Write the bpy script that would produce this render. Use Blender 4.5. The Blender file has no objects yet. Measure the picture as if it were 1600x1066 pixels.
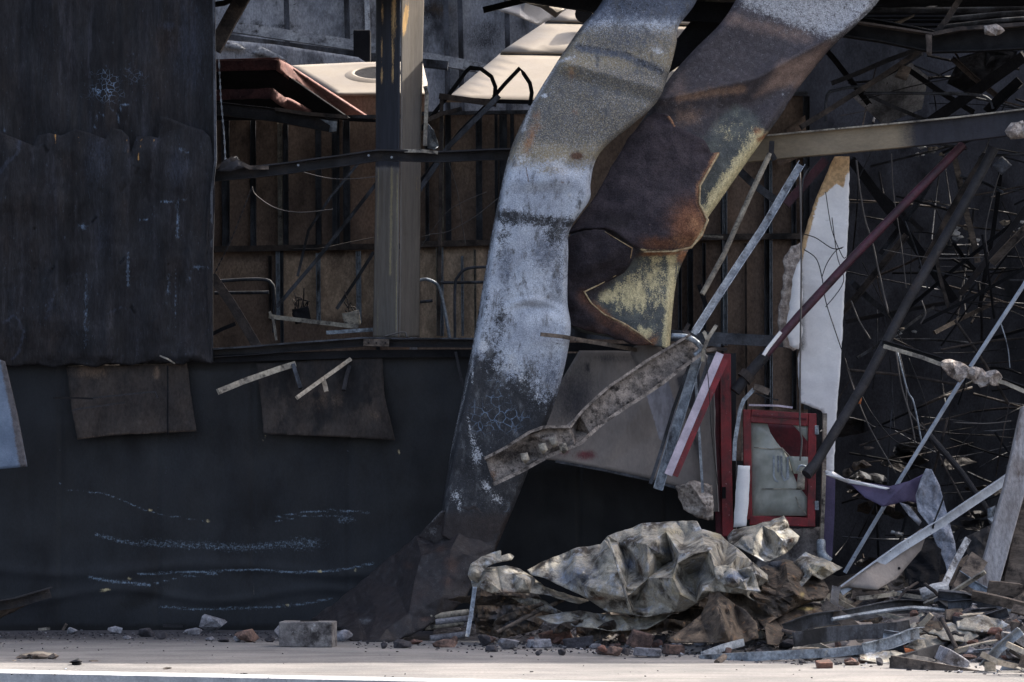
import bpy, bmesh, math, random
import numpy as np
from mathutils import Vector, noise as mn
from mathutils.geometry import delaunay_2d_cdt
R = math.radians
SC = bpy.context.scene
COL = SC.collection
# ---------------------------------------------------------------- camera, sky, sun
CAM_D, CAM_H, PPM, HY = 30.0, 1.6, 200.0, 665.0      # camera distance to the facade, eye height, pixels per metre on it, horizon row
cam = bpy.data.cameras.new('camera'); camo = bpy.data.objects.new('camera', cam); COL.objects.link(camo)
camo.location = (0, -CAM_D, CAM_H); camo.rotation_euler = (R(90), 0, 0)
cam.sensor_width = 36; cam.lens = 36*CAM_D/8.0
cam.shift_y = (HY-533)/1600.0
cam.clip_start = .1; cam.clip_end = 2000
SC.camera = camo
SUN = Vector((0.80, 0.50, 1.06)).normalized()
w = bpy.data.worlds.new('World'); SC.world = w; w.use_nodes = True
nt = w.node_tree; bg = nt.nodes['Background']
sky = nt.nodes.new('ShaderNodeTexSky'); sky.sky_type = 'NISHITA'; sky.sun_disc = False; sky.dust_density = 5; sky.ozone_density = .3; sky.air_density = .8
sky.sun_elevation = math.asin(SUN.z); sky.sun_rotation = math.atan2(SUN.x, SUN.y)
hs = nt.nodes.new('ShaderNodeHueSaturation'); hs.inputs['Saturation'].default_value = .82
nt.links.new(sky.outputs[0], hs.inputs['Color']); nt.links.new(hs.outputs[0], bg.inputs[0]); bg.inputs[1].default_value = 0.15
sl = bpy.data.lights.new('sun', 'SUN'); so = bpy.data.objects.new('sun', sl); COL.objects.link(so)
sl.energy = 3.0; sl.angle = R(.5); sl.color = (1, .93, .83)
so.rotation_euler = SUN.to_track_quat('Z', 'Y').to_euler()
SC.view_settings.view_transform = 'Standard'; SC.view_settings.look = 'None'; SC.view_settings.gamma = 1
SC.view_settings.exposure = 1.45
SC.render.engine = 'CYCLES'
SC.cycles.max_bounces = 6
# ---------------------------------------------------------------- helpers
def V(px, py, Y=0.0):
    s = (CAM_D+Y)/CAM_D/PPM
    return Vector(((px-800)*s, Y, CAM_H+(HY-py)*s))
def lin(c):
    c = c/255.0
    return c/12.92 if c <= .04045 else ((c+.055)/1.055)**2.4
def K(r, g, b, k=1.0):
    return tuple(min(.86, lin(v)*k) for v in (r, g, b))+(1,)
def tag(o, label=None, cat=None, group=None, kind=None):
    if label: o['label'] = label
    if cat: o['category'] = cat
    if group: o['group'] = group
    if kind: o['kind'] = kind
    return o
def empty(name, label, cat, loc, group=None):
    o = bpy.data.objects.new(name, None); COL.objects.link(o); o.location = loc
    o.empty_display_size = .1
    return tag(o, label, cat, group)
class MB:
    def __init__(s): s.v = []; s.f = []; s.uv = {}
    def add(s, vs, fs):
        n = len(s.v); s.v += [Vector(a) for a in vs]; s.f += [tuple(n+i for i in f) for f in fs]; return n
    def box(s, c, d, rz=0, rx=0, ry=0, jit=0, rnd=None):
        from mathutils import Euler
        m = Euler((rx, ry, rz)).to_matrix(); vs = []
        for x in (-1, 1):
            for y in (-1, 1):
                for z in (-1, 1):
                    p = Vector((x*d[0]/2, y*d[1]/2, z*d[2]/2))
                    if jit: p += Vector((rnd.uniform(-jit, jit), rnd.uniform(-jit, jit), rnd.uniform(-jit, jit)))
                    vs.append(Vector(c)+m@p)
        s.add(vs, [(0,1,3,2),(4,6,7,5),(0,4,5,1),(2,3,7,6),(0,2,6,4),(1,5,7,3)])
        return s
    def sweep(s, pts, prof, roll=0, scale=None):
        n = len(pts); k = len(prof); T = []
        for i in range(n):
            a = pts[max(0, i-1)]; b = pts[min(n-1, i+1)]; T.append((b-a).normalized())
        F = Vector((0, -1, 0)); rings = []; prev = None
        for i in range(n):
            t = T[i]
            b = F-(F.dot(t))*t
            if b.length < .2 and prev: b = prev-(prev.dot(t))*t
            if b.length < .2: b = Vector((1, 0, 0))-t.x*t
            b.normalize(); prev = b
            nn = t.cross(b)
            ca, sa = math.cos(roll), math.sin(roll)
            mit = 1.0
            if 0 < i < n-1:
                d1 = (pts[i]-pts[i-1]).normalized(); mit = 1/max(.5, d1.dot(t))
            sc = scale[i] if scale else 1
            rings.append([pts[i]+nn*((x*ca-y*sa)*sc*mit)+b*((x*sa+y*ca)*sc) for x, y in prof])
        vs = [p for r in rings for p in r]; fs = []
        for i in range(n-1):
            for j in range(k):
                a, b2 = i*k+j, i*k+(j+1) % k
                fs.append((a, b2, b2+k, a+k))
        fs.append(tuple(reversed(range(k)))); fs.append(tuple((n-1)*k+j for j in range(k)))
        s.add(vs, fs); return s
    def build(s, name, mat, parent=None, smooth=False, origin=None, sol=0, bev=0):
        vs = s.v
        if origin is None:
            xs = [v.x for v in vs]; ys = [v.y for v in vs]; zs = [v.z for v in vs]
            origin = Vector(((min(xs)+max(xs))/2, (min(ys)+max(ys))/2, min(zs)))
        off = origin
        me = bpy.data.meshes.new(name); me.from_pydata([tuple(v-off) for v in vs], [], s.f); me.update()
        o = bpy.data.objects.new(name, me); COL.objects.link(o)
        if parent is not None:
            o.parent = parent; o.location = off-wl(parent)
        else: o.location = off
        if mat: me.materials.append(mat)
        if smooth:
            me.polygons.foreach_set('use_smooth', [True]*len(me.polygons))
            if smooth == 'auto':
                me.set_sharp_from_angle(angle=R(32))
        if sol:
            m = o.modifiers.new('thick', 'SOLIDIFY'); m.thickness = sol; m.offset = 0
        if bev:
            m = o.modifiers.new('bev', 'BEVEL'); m.width = bev; m.segments = 2; m.limit_method = 'ANGLE'; m.angle_limit = R(40)
        return o
def wl(o):
    p = Vector(o.location)
    while o.parent is not None:
        o = o.parent; p += Vector(o.location)
    return p
# profiles (x across the picture, y towards the camera)
def P_tube(d, n=12): return [(d/2*math.cos(2*math.pi*i/n), d/2*math.sin(2*math.pi*i/n)) for i in range(n)]
def P_box(w_, h): return [(-w_/2, -h/2), (w_/2, -h/2), (w_/2, h/2), (-w_/2, h/2)]
def P_L(a, b, t=.004): return [(0, 0), (a, 0), (a, t), (t, t), (t, b), (0, b)]
def P_U(w_, h, t=.004):     # channel: web w_ wide, flanges h deep, open to the camera
    return [(-w_/2, -h/2), (w_/2, -h/2), (w_/2, h/2), (w_/2-t, h/2), (w_/2-t, -h/2+t), (-w_/2+t, -h/2+t), (-w_/2+t, h/2), (-w_/2, h/2)]
def P_I(w_, h, t=.012):
    a = w_/2; b = h/2
    return [(-a, -b), (-a+t, -b), (-a+t, -t/2), (a-t, -t/2), (a-t, -b), (a, -b), (a, b), (a-t, b), (a-t, t/2), (-a+t, t/2), (-a+t, b), (-a, b)]
def catmull(P, m=8):
    if len(P) < 3: return P
    out = []; n = len(P)
    for i in range(n-1):
        p0 = P[max(0, i-1)]; p1 = P[i]; p2 = P[i+1]; p3 = P[min(n-1, i+2)]
        for j in range(m):
            t = j/m
            out.append(.5*((2*p1)+(p2-p0)*t+(2*p0-5*p1+4*p2-p3)*t*t+(3*p1-p0-3*p2+p3)*t**3))
    out.append(P[-1]); return out
def dens(P, L=.12, wob=0, seed=0):
    out = []
    for a, b in zip(P[:-1], P[1:]):
        m = max(1, int((b-a).length/L))
        for j in range(m): out.append(a.lerp(b, j/m))
    out.append(P[-1])
    if wob:
        for i, p in enumerate(out):
            q = p*2.2+Vector((seed*7.3, seed*3.1, 0))
            out[i] = p+Vector((mn.noise(q), mn.noise(q+Vector((9, 9, 9)))*.5, mn.noise(q+Vector((0, 31, 0)))))*wob
    return out
def rod(name, label, cat, mat, pts, prof, group=None, parent=None, curve=0, wob=0, roll=0, smooth=None, bev=0, seed=0, scale=None):
    P = [V(*p) for p in pts]
    if curve: P = catmull(P, curve)
    elif wob: P = dens(P, .1, wob, seed)
    if smooth is None: smooth = 'auto' if len(prof) >= 8 and prof[0][1] == 0 and prof[0][0] > 0 else False
    o = MB().sweep(P, prof, roll, scale).build(name, mat, parent, smooth=smooth, bev=bev)
    if parent is None: tag(o, label, cat, group)
    elif label: tag(o, label)
    return o
def smoothstep(x): x = np.clip(x, 0, 1); return x*x*(3-2*x)
def pix(o):
    me = o.data; n = len(me.vertices); co = np.empty(n*3); me.vertices.foreach_get('co', co); co = co.reshape(-1, 3)
    co = co+np.array(wl(o)); s = (CAM_D+co[:, 1])/CAM_D/PPM
    return 800+co[:, 0]/s, HY-(co[:, 2]-CAM_H)/s
def seg_dist(x, y, pts, closed=False):
    d = np.full(x.shape, 1e9); n = len(pts)
    for i in range(n if closed else n-1):
        ax, ay = pts[i][:2]; bx, by = pts[(i+1) % n][:2]; dx, dy = bx-ax, by-ay
        t = np.clip(((x-ax)*dx+(y-ay)*dy)/(dx*dx+dy*dy+1e-9), 0, 1)
        d = np.minimum(d, np.hypot(x-ax-t*dx, y-ay-t*dy))
    return d
def inside(x, y, pts):
    r = np.zeros(x.shape, bool); n = len(pts); j = n-1
    for i in range(n):
        xi, yi = pts[i][:2]; xj, yj = pts[j][:2]
        if yi != yj:
            r ^= ((yi > y) != (yj > y)) & (x < (xj-xi)*(y-yi)/(yj-yi)+xi)
        j = i
    return r
def paint(o, **layers):
    """stains that belong to a surface: per-vertex strengths that the burnt materials break up with noise"""
    x, y = pix(o)
    for a, items in layers.items():
        val = np.zeros(x.shape)
        for it in items:
            k = it[0]
            if k == 'b':
                _, cx, cy, rx, ry, amp = it[:6]; ang = R(it[6]) if len(it) > 6 else 0
                dx, dy = x-cx, y-cy; u = dx*math.cos(ang)+dy*math.sin(ang); v_ = -dx*math.sin(ang)+dy*math.cos(ang)
                q = amp*np.exp(-((u/rx)**2+(v_/ry)**2))
            elif k == 'l':
                _, pts, wd, amp = it; q = amp*np.exp(-(seg_dist(x, y, pts)/wd)**2)
            elif k == 'p':
                _, pts, soft, amp = it; d = seg_dist(x, y, pts, True)*np.where(inside(x, y, pts), 1, -1)
                q = amp*smoothstep(.5+d/(2*soft))
            elif k == 'y':      # between two rows
                _, y0, y1, soft, amp = it; q = amp*smoothstep(.5+(y-y0)/(2*soft))*smoothstep(.5+(y1-y)/(2*soft))
            elif k == 'c': q = np.full(x.shape, it[1])
            val = np.where(q < 0, val+q, np.maximum(val, q))
        at = o.data.attributes.new(a, 'FLOAT', 'POINT'); at.data.foreach_set('value', np.clip(val, 0, 1.2))
    return o
def strip(name, label, cat, mat, left, right, nu, nv, sol=.008, disp=None, parent=None, group=None, m=10, bump=.012, seed=0, bow=0):
    def res(P):
        C = catmull([V(*p) for p in P], m); L = [0]
        for a, b in zip(C[:-1], C[1:]): L.append(L[-1]+(b-a).length)
        out = []; j = 0
        for i in range(nv+1):
            t = L[-1]*i/nv
            while j < len(L)-2 and L[j+1] < t: j += 1
            out.append(C[j].lerp(C[j+1], (t-L[j])/max(1e-6, L[j+1]-L[j])))
        return out
    A, B = res(left), res(right); mb = MB(); vs = []; fs = []
    for i in range(nv+1):
        for j in range(nu+1):
            u = j/nu; p = A[i].lerp(B[i], u)
            q = p*3+Vector((seed, 0, 0))
            p = p+Vector((0, mn.fractal(q, 1, 2.1, 4)*bump*2-bow*math.sin(math.pi*u), 0))
            if disp:
                s = (CAM_D+p.y)/CAM_D/PPM; p.y += disp(800+p.x/s, HY-(p.z-CAM_H)/s, u, i/nv)
            vs.append(p)
    for i in range(nv):
        for j in range(nu):
            a = i*(nu+1)+j; fs.append((a, a+1, a+nu+2, a+nu+1))
    mb.add(vs, fs); o = mb.build(name, mat, parent, smooth=True, sol=sol)
    if parent is None: tag(o, label, cat, group)
    elif label: tag(o, label)
    return o
def sheet(name, label, cat, mat, outline, pts=(), Y=None, maxlen=.06, sol=.006, amp=0, nrand=0, seed=0, noise_amp=.004,
          jag=0, parent=None, group=None, smooth='auto', nsc=6, soften=0, folds=None):
    """a plate of any outline; extra or random points at other depths make folds and creases between them"""
    rnd = random.Random(seed)
    O = [(p[0], p[1], p[2] if len(p) > 2 else Y) for p in outline]
    if jag:
        Q = []
        for a, b in zip(O, O[1:]+O[:1]):
            L = math.hypot(b[0]-a[0], b[1]-a[1]); m = max(1, int(L/7)); Q.append(a)
            nx, ny = -(b[1]-a[1])/(L+1e-6), (b[0]-a[0])/(L+1e-6)
            for i in range(1, m):
                t = i/m; r = rnd.uniform(-jag, jag)
                Q.append((a[0]+(b[0]-a[0])*t+nx*r, a[1]+(b[1]-a[1])*t+ny*r, a[2]+(b[2]-a[2])*t))
        O = Q
    yb = sum(p[2] for p in O)/len(O)
    I = [(p[0], p[1], p[2]) for p in pts]
    if nrand:
        xs = np.array([p[0] for p in O]); ys = np.array([p[1] for p in O]); cnt = 0; g = 0
        ox = np.array([p[0] for p in O]); oy = np.array([p[1] for p in O]); oz = np.array([p[2] for p in O])
        mind = .55*math.sqrt((xs.max()-xs.min())*(ys.max()-ys.min())/nrand)
        while cnt < nrand and g < 4000:
            g += 1; a = rnd.uniform(xs.min(), xs.max()); b = rnd.uniform(ys.min(), ys.max())
            if not inside(np.array([a]), np.array([b]), O)[0]: continue
            if seg_dist(np.array([a]), np.array([b]), O, True)[0] < 3: continue
            if any(math.hypot(a-q[0], b-q[1]) < mind for q in I): continue
            wgt = 1/((ox-a)**2+(oy-b)**2+30); yy = float((oz*wgt).sum()/wgt.sum())
            I.append((a, b, yy+rnd.uniform(-amp, amp*.6))); cnt += 1
    allp = O+I; n = len(O)
    r = delaunay_2d_cdt([Vector((p[0], p[1])) for p in allp], [(i, (i+1) % n) for i in range(n)], [], 1, 1e-4)
    vv = []
    for co, src in zip(r[0], r[3]):
        yy = allp[src[0]][2] if src else yb
        vv.append(V(co.x, co.y, yy))
    bm = bmesh.new(); bv = [bm.verts.new(p) for p in vv]
    for f in r[2]:
        try: bm.faces.new([bv[i] for i in f])
        except ValueError: pass
    for _ in range(7):
        E = [e for e in bm.edges if e.calc_length() > maxlen]
        if not E: break
        bmesh.ops.subdivide_edges(bm, edges=E, cuts=1)
        bmesh.ops.triangulate(bm, faces=[f for f in bm.faces if len(f.verts) > 3])
    for _ in range(soften): bmesh.ops.smooth_vert(bm, verts=[v for v in bm.verts if not v.is_boundary], factor=.5, use_axis_x=True, use_axis_y=True, use_axis_z=True)
    if noise_amp:
        for v in bm.verts:
            q = v.co*nsc+Vector((seed*1.7, 0, 0)); v.co.y += mn.fractal(q, 1, 2, 3)*noise_amp
    if folds:
        fa, fl_, ang = folds; fr = random.Random(seed+500)
        D = [(R(ang)+fr.uniform(-.9, .9), fl_*fr.uniform(.6, 1.7), fr.uniform(0, 9), fr.uniform(.5, 1)) for _ in range(4)]
        D += [(an+fr.uniform(-1, 1), w_*.36, ph, am*.3) for an, w_, ph, am in D[:3]]
        for v in bm.verts:
            wq = v.co*2.2+Vector((seed, 0, 0)); wx = mn.noise(wq)*.22; wz = mn.noise(wq+Vector((0, 8, 0)))*.22; dd = 0
            for an, wl_, ph, am in D:
                tt = ((v.co.x+wx)*math.cos(an)+(v.co.z+wz)*math.sin(an))/wl_+ph; f_ = tt-math.floor(tt)
                k_ = .32; tri = (f_/k_ if f_ < k_ else (1-f_)/(1-k_)); dd += am*tri*(.35+.65*abs(mn.noise(wq*.8+Vector((ph, 0, 0))))*2)
            v.co.y -= dd*fa; v.co.z += dd*fa*.15
    bmesh.ops.recalc_face_normals(bm, faces=bm.faces)
    mb = MB(); bm.verts.index_update()
    mb.add([v.co.copy() for v in bm.verts], [[v.index for v in f.verts] for f in bm.faces]); bm.free()
    if sum((mb.v[f[1]]-mb.v[f[0]]).cross(mb.v[f[2]]-mb.v[f[0]]).y for f in mb.f) > 0: mb.f = [tuple(reversed(f)) for f in mb.f]
    o = mb.build(name, mat, parent, smooth=smooth, sol=sol)
    if parent is None: tag(o, label, cat, group)
    elif label: tag(o, label)
    return o
# ---------------------------------------------------------------- materials
def MT(name, base, base2=None, sc=4.0, st=(1, 1, 1), rough=.75, metal=0.0, bump=.25, bsc=55.0, fine=.35, layers=(), spec=.35, crack=None, bdist=.01, lo=.35, hi=.65):
    m = bpy.data.materials.new(name); m.use_nodes = True; t = m.node_tree; N = t.nodes; L = t.links
    p = N['Principled BSDF']; tc = N.new('ShaderNodeTexCoord')
    oi = N.new('ShaderNodeObjectInfo'); off = N.new('ShaderNodeVectorMath'); off.operation = 'MULTIPLY_ADD'
    cx = N.new('ShaderNodeCombineXYZ'); L.new(oi.outputs['Random'], cx.inputs[0]); L.new(oi.outputs['Random'], cx.inputs[2])
    L.new(cx.outputs[0], off.inputs[0]); off.inputs[1].default_value = (17, 17, 23); L.new(tc.outputs['Object'], off.inputs[2])
    def noise_(scale, stretch=(1, 1, 1), det=8, rg=.6, seed=0, typ=None, dist=0):
        mp = N.new('ShaderNodeMapping'); mp.inputs['Scale'].default_value = stretch; mp.inputs['Location'].default_value = (seed*3.7, seed*1.9, seed*5.1)
        L.new(off.outputs[0], mp.inputs[0]); n = N.new('ShaderNodeTexNoise'); n.inputs['Scale'].default_value = scale
        n.inputs['Detail'].default_value = det; n.inputs['Roughness'].default_value = rg; n.inputs['Distortion'].default_value = dist
        L.new(mp.outputs[0], n.inputs['Vector']); return n.outputs['Fac']
    def rng(src, a, b, c=0, d=1):
        r = N.new('ShaderNodeMapRange'); r.interpolation_type = 'SMOOTHSTEP'; L.new(src, r.inputs[0])
        r.inputs[1].default_value = a; r.inputs[2].default_value = b; r.inputs[3].default_value = c; r.inputs[4].default_value = d; return r.outputs[0]
    def mix(f, a, b, bt='MIX'):
        x = N.new('ShaderNodeMix'); x.data_type = 'RGBA'; x.blend_type = bt
        if isinstance(f, float): x.inputs[0].default_value = f
        else: L.new(f, x.inputs[0])
        for i, c in ((6, a), (7, b)):
            if isinstance(c, tuple): x.inputs[i].default_value = c
            else: L.new(c, x.inputs[i])
        return x.outputs[2]
    def math_(op, a, b):
        x = N.new('ShaderNodeMath'); x.operation = op
        for i, c in ((0, a), (1, b)):
            if isinstance(c, (int, float)): x.inputs[i].default_value = c
            else: L.new(c, x.inputs[i])
        return x.outputs[0]
    gr_ = []
    def grain_():
        if not gr_: gr_.append(noise_(120, st if st[2] > .3 else (1, 1, .35), 3, .8, 33))
        return gr_[0]
    base2 = base2 or tuple(c*.6 for c in base[:3])+(1,)
    col = mix(rng(noise_(sc, st), lo, hi), base, base2)
    rg = None
    for i, ly in enumerate(layers):
        a, c, s_, k, soft = ly[:5]; stt = ly[5] if len(ly) > 5 else st; thr = ly[6] if len(ly) > 6 else .5; det = ly[7] if len(ly) > 7 else 9
        n = noise_(s_, stt, det, .68, i+2)
        if a:
            at = N.new('ShaderNodeAttribute'); at.attribute_name = a
            v = math_('ADD', at.outputs['Fac'], math_('ADD', math_('MULTIPLY', math_('SUBTRACT', n, .5), k*1.8), math_('MULTIPLY', math_('SUBTRACT', grain_(), .5), k*1.7)))
        else: v = n
        f = rng(v, thr-soft, thr+soft)
        c2 = tuple(q*.7 for q in c[:3])+(1,)
        col = mix(f, col, mix(rng(noise_(s_*2.3, stt, 6, .6, i+20), .4, .6), c, c2))
    if crack:
        at = N.new('ShaderNodeAttribute'); at.attribute_name = 'crack'
        mp = N.new('ShaderNodeMix'); mp.data_type = 'VECTOR'; mp.inputs[0].default_value = .045
        nn = N.new('ShaderNodeTexNoise'); nn.inputs['Scale'].default_value = 18; L.new(off.outputs[0], nn.inputs['Vector'])
        L.new(off.outputs[0], mp.inputs[4]); L.new(nn.outputs['Color'], mp.inputs[5])
        vo = N.new('ShaderNodeTexVoronoi'); vo.feature = 'DISTANCE_TO_EDGE'; vo.inputs['Scale'].default_value = crack[1]; L.new(mp.outputs[1], vo.inputs['Vector'])
        f = math_('MULTIPLY', rng(vo.outputs['Distance'], .0, .07, .8, 0), rng(math_('ADD', at.outputs['Fac'], math_('MULTIPLY', math_('SUBTRACT', noise_(9, seed=4), .5), 1.5)), .4, .9))
        col = mix(f, col, crack[0])
    fn = noise_(bsc, st, 6, .7, 9)
    if fine: col = mix(1.0, col, rng(fn, .3, .7, 1-fine, 1+fine*.6), 'MULTIPLY')
    L.new(col, p.inputs['Base Color'])
    L.new(rng(noise_(sc*2.1, st, 6, .6, 13), .3, .7, max(.05, rough-.12), min(1, rough+.1)), p.inputs['Roughness'])
    p.inputs['Metallic'].default_value = metal; p.inputs['Specular IOR Level'].default_value = spec
    if bump:
        bp = N.new('ShaderNodeBump'); bp.inputs['Strength'].default_value = bump; bp.inputs['Distance'].default_value = bdist
        L.new(math_('ADD', fn, math_('MULTIPLY', noise_(sc*2.5, st, 5, .5, 15), 2.0)), bp.inputs['Height']); L.new(bp.outputs[0], p.inputs['Normal'])
    return m
SOOT = K(30, 30, 34); ASH = K(190, 200, 215); RUST = K(120, 68, 40)
UP = (1, 1, .25)      # streaks that run down
M = {}
M['ground'] = MT('pavement_concrete', K(142, 138, 135), K(118, 116, 115), sc=1.2, st=(1, 1.6, 1), rough=.9, bump=.3, bsc=45, fine=.3,
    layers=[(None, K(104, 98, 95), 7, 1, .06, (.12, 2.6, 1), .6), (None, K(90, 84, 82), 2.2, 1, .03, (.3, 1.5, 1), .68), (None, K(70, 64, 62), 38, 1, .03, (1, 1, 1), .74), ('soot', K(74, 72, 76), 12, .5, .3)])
M['road'] = MT('asphalt', K(75, 75, 78), K(60, 60, 62), sc=6, rough=.9)
M['kerb'] = MT('pale_kerb_stone', K(196, 196, 196), K(170, 170, 172), sc=5, rough=.85, fine=.15, layers=[(None, K(110, 105, 100), 18, 1, .06, (1, 1, 1), .68)])
M['clad'] = MT('dark_blue_cladding', K(35, 38, 43), K(27, 29, 33), sc=1.6, st=(1, 1, .5), rough=.62, metal=0, bump=.08, bsc=80, fine=.22, spec=.3,
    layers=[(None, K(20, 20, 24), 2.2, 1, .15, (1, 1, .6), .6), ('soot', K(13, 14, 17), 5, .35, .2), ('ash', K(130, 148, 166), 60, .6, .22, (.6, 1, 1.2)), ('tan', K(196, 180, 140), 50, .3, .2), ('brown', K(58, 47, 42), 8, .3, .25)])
M['char'] = MT('charred_panel', K(38, 38, 42), K(26, 26, 29), sc=5, st=(1, 1, .22), rough=.8, bump=.5, bsc=70, fine=.4, spec=.25,
    layers=[(None, K(48, 43, 43), 2.0, 1, .14, (1, 1, .5), .62), (None, K(56, 56, 62), 9, 1, .12, (1, 1, .1), .62), (None, K(18, 18, 21), 5, 1, .1, (1, 1, .12), .6), ('brown', K(56, 48, 45), 9, .4, .25), ('ash', K(100, 116, 136), 45, .8, .3), ('tan', K(200, 150, 85), 40, .3, .15), ('lite', K(58, 63, 76), 14, .4, .3)], crack=(K(120, 140, 165), 26))
M['boardflap'] = MT('scorched_board', K(66, 58, 53), K(46, 41, 39), sc=4, st=(1, 1, .5), rough=.85, layers=[(None, K(30, 29, 31), 3, 1, .1, (1, 1, .5), .56), ('tan', K(110, 92, 78), 12, .4, .3), ('soot', K(25, 25, 28), 8, .4, .25)])
M['brown'] = MT('brown_hardboard', K(140, 119, 104), K(112, 96, 86), sc=2.5, st=(1, 1, .6), rough=.9, bump=.1, layers=[(None, K(44, 36, 33), 2.2, 1, .16, (1, 1, .6), .64), ('tan', K(206, 180, 154), 5, .35, .35), ('soot', K(22, 21, 23), 4, .3, .3)])
M['stud'] = MT('sooty_steel_stud', K(84, 87, 94), K(58, 61, 68), sc=6, rough=.6, metal=.2, layers=[(None, K(26, 26, 29), 4, 1, .1, (1, 1, .4), .52)])
M['galv'] = MT('galvanised_stud', K(160, 168, 176), K(118, 124, 132), sc=14, rough=.5, metal=.35, layers=[(None, K(56, 56, 60), 7, 1, .1, (1, 1, .5), .6), (None, K(190, 186, 176), 12, 1, .06, (1, 1, 1), .68)])
M['pale'] = MT('pale_scorched_steel', K(170, 162, 146), K(120, 114, 106), sc=8, st=(1, 1, 1), rough=.7, layers=[(None, K(50, 46, 44), 9, 1, .08, (1, 1, 1), .58)])
M['sootsteel'] = MT('sooty_beam_steel', K(46, 45, 49), K(33, 33, 36), sc=5, rough=.7, spec=.3, layers=[(None, K(62, 54, 50), 6, 1, .1, (1, 1, 1), .62), ('ash', K(150, 145, 140), 30, .5, .2), ('brown', K(90, 66, 52), 10, .4, .3), ('lite', K(150, 132, 108), 20, .35, .3), ('soot', K(20, 20, 24), 10, .3, .3)])
M['rustbar'] = MT('brown_burnt_bar', K(86, 76, 70), K(60, 54, 52), sc=7, rough=.8, layers=[(None, K(30, 28, 29), 5, 1, .1, (1, 1, 1), .55)])
M['backwall'] = MT('sooty_back_wall', K(76, 76, 81), K(54, 54, 58), sc=2, st=(1, 1, .6), rough=.9, layers=[(None, K(34, 34, 37), 2.4, 1, .12, (1, 1, .6), .56)])
M['black'] = MT('black_soot', K(32, 32, 35), K(22, 22, 25), sc=3, rough=.9, spec=.2, layers=[(None, K(40, 37, 37), 5, 1, .06, (1, 1, 1), .66)])
M['column'] = MT('painted_column', K(128, 123, 118), K(104, 100, 97), sc=3, st=(1, 1, .15), rough=.6, bump=.08, fine=.15, spec=.4,
    layers=[('soot', K(120, 113, 104), 12, .35, .3, (1, 1, .1)), ('black', K(54, 56, 64), 10, .4, .3, (1, 1, .1)), ('tan', K(214, 176, 122), 16, .45, .12, (1, 1, .12)), ('yel', K(176, 164, 130), 16, .5, .2, (1, 1, .08))])
M['strip1'] = MT('scorched_zinc_sheet', K(182, 190, 202), K(154, 162, 176), sc=5, rough=.62, metal=.1, bump=.5, bsc=120, fine=.42, spec=.4,
    layers=[('tan', K(150, 138, 112), 60, .7, .3), ('yel', K(146, 126, 84), 16, .5, .3), ('grain', K(84, 86, 90), 110, .9, .25), ('rust', K(150, 108, 74), 22, .45, .3), ('mid', K(84, 92, 108), 28, .55, .3), ('soot', K(38, 40, 46), 30, .95, .24), (None, K(92, 94, 98), 16, 1, .1, (1, 1, .5), .6), (None, K(90, 90, 94), 130, 1, .06, (1, 1, 1), .66), ('white', K(206, 210, 216), 60, .9, .2), ('brown', K(50, 43, 43), 12, .3, .3), ('rust2', K(78, 60, 54), 9, .4, .25), ('spot', K(96, 70, 54), 26, .2, .25)], crack=(K(136, 158, 186), 17))
M['strip2'] = MT('scorched_yellow_sheet', K(92, 96, 92), K(68, 72, 74), sc=9, rough=.62, metal=.1, bump=.5, bsc=110, fine=.42,
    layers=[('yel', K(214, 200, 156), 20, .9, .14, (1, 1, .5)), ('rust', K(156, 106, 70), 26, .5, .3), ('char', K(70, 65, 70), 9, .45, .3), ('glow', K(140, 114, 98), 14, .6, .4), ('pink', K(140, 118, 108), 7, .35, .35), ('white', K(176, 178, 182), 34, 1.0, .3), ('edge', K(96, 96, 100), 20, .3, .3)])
M['charskin'] = MT('charred_insulation_skin', K(66, 59, 64), K(50, 45, 50), sc=9, rough=.85, bump=.7, bsc=100, fine=.5, spec=.2,
    layers=[('brown', K(112, 76, 58), 9, .4, .35), ('tan', K(160, 118, 88), 12, .6, .3), ('edge', K(190, 168, 128), 30, .8, .25), ('dark', K(40, 36, 40), 5, .3, .3)])
M['creamedge'] = MT('torn_insulation_edge', K(190, 172, 136), K(146, 118, 88), sc=20, rough=.9, bump=.5)
M['girt'] = MT('peeled_steel_channel', K(146, 137, 130), K(100, 94, 90), sc=9, rough=.8, bump=.6, bsc=80, fine=.4,
    layers=[(None, K(46, 41, 40), 22, 1, .1, (1, 1, 1), .57), ('soot', K(46, 40, 40), 20, .5, .2), ('rust', K(112, 80, 58), 20, .5, .2)])
M['beige'] = MT('scorched_grey_sheet', K(134, 126, 120), K(108, 102, 99), sc=2.5, st=(1, 1, .4), rough=.7, fine=.12, bump=.08,
    layers=[('soot', K(64, 62, 66), 5, .35, .3), ('red', K(110, 44, 52), 10, .3, .3), ('lite', K(140, 140, 148), 7, .2, .08)])
M['red'] = MT('red_paint', K(128, 20, 30), K(96, 15, 24), sc=9, rough=.45, spec=.5, fine=.15, bump=.08,
    layers=[(None, K(60, 14, 20), 8, 1, .1, (1, 1, .5), .6), (None, K(200, 160, 165), 42, 1, .03, (1, 1, 1), .67)])
M['darkred'] = MT('dark_red_paint', K(88, 20, 32), K(60, 16, 26), sc=6, rough=.6, fine=.2)
M['maroon'] = MT('maroon_pipe_paint', K(78, 42, 54), K(54, 34, 42), sc=5, rough=.5, layers=[(None, K(36, 28, 32), 5, 1, .1, (1, 1, 1), .6), ('ash', K(190, 185, 190), 40, .6, .1)])
M['cloth'] = MT('dusty_white_cloth', K(172, 176, 188), K(134, 138, 150), sc=6, rough=.85, bump=.3, layers=[(None, K(96, 94, 98), 7, 1, .1, (1, 1, .5), .62)])
M['purple'] = MT('purple_panel', K(86, 78, 106), K(72, 65, 92), sc=4, rough=.65, fine=.1, layers=[(None, K(40, 36, 50), 5, 1, .08, (1, 1, 1), .68)])
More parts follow.
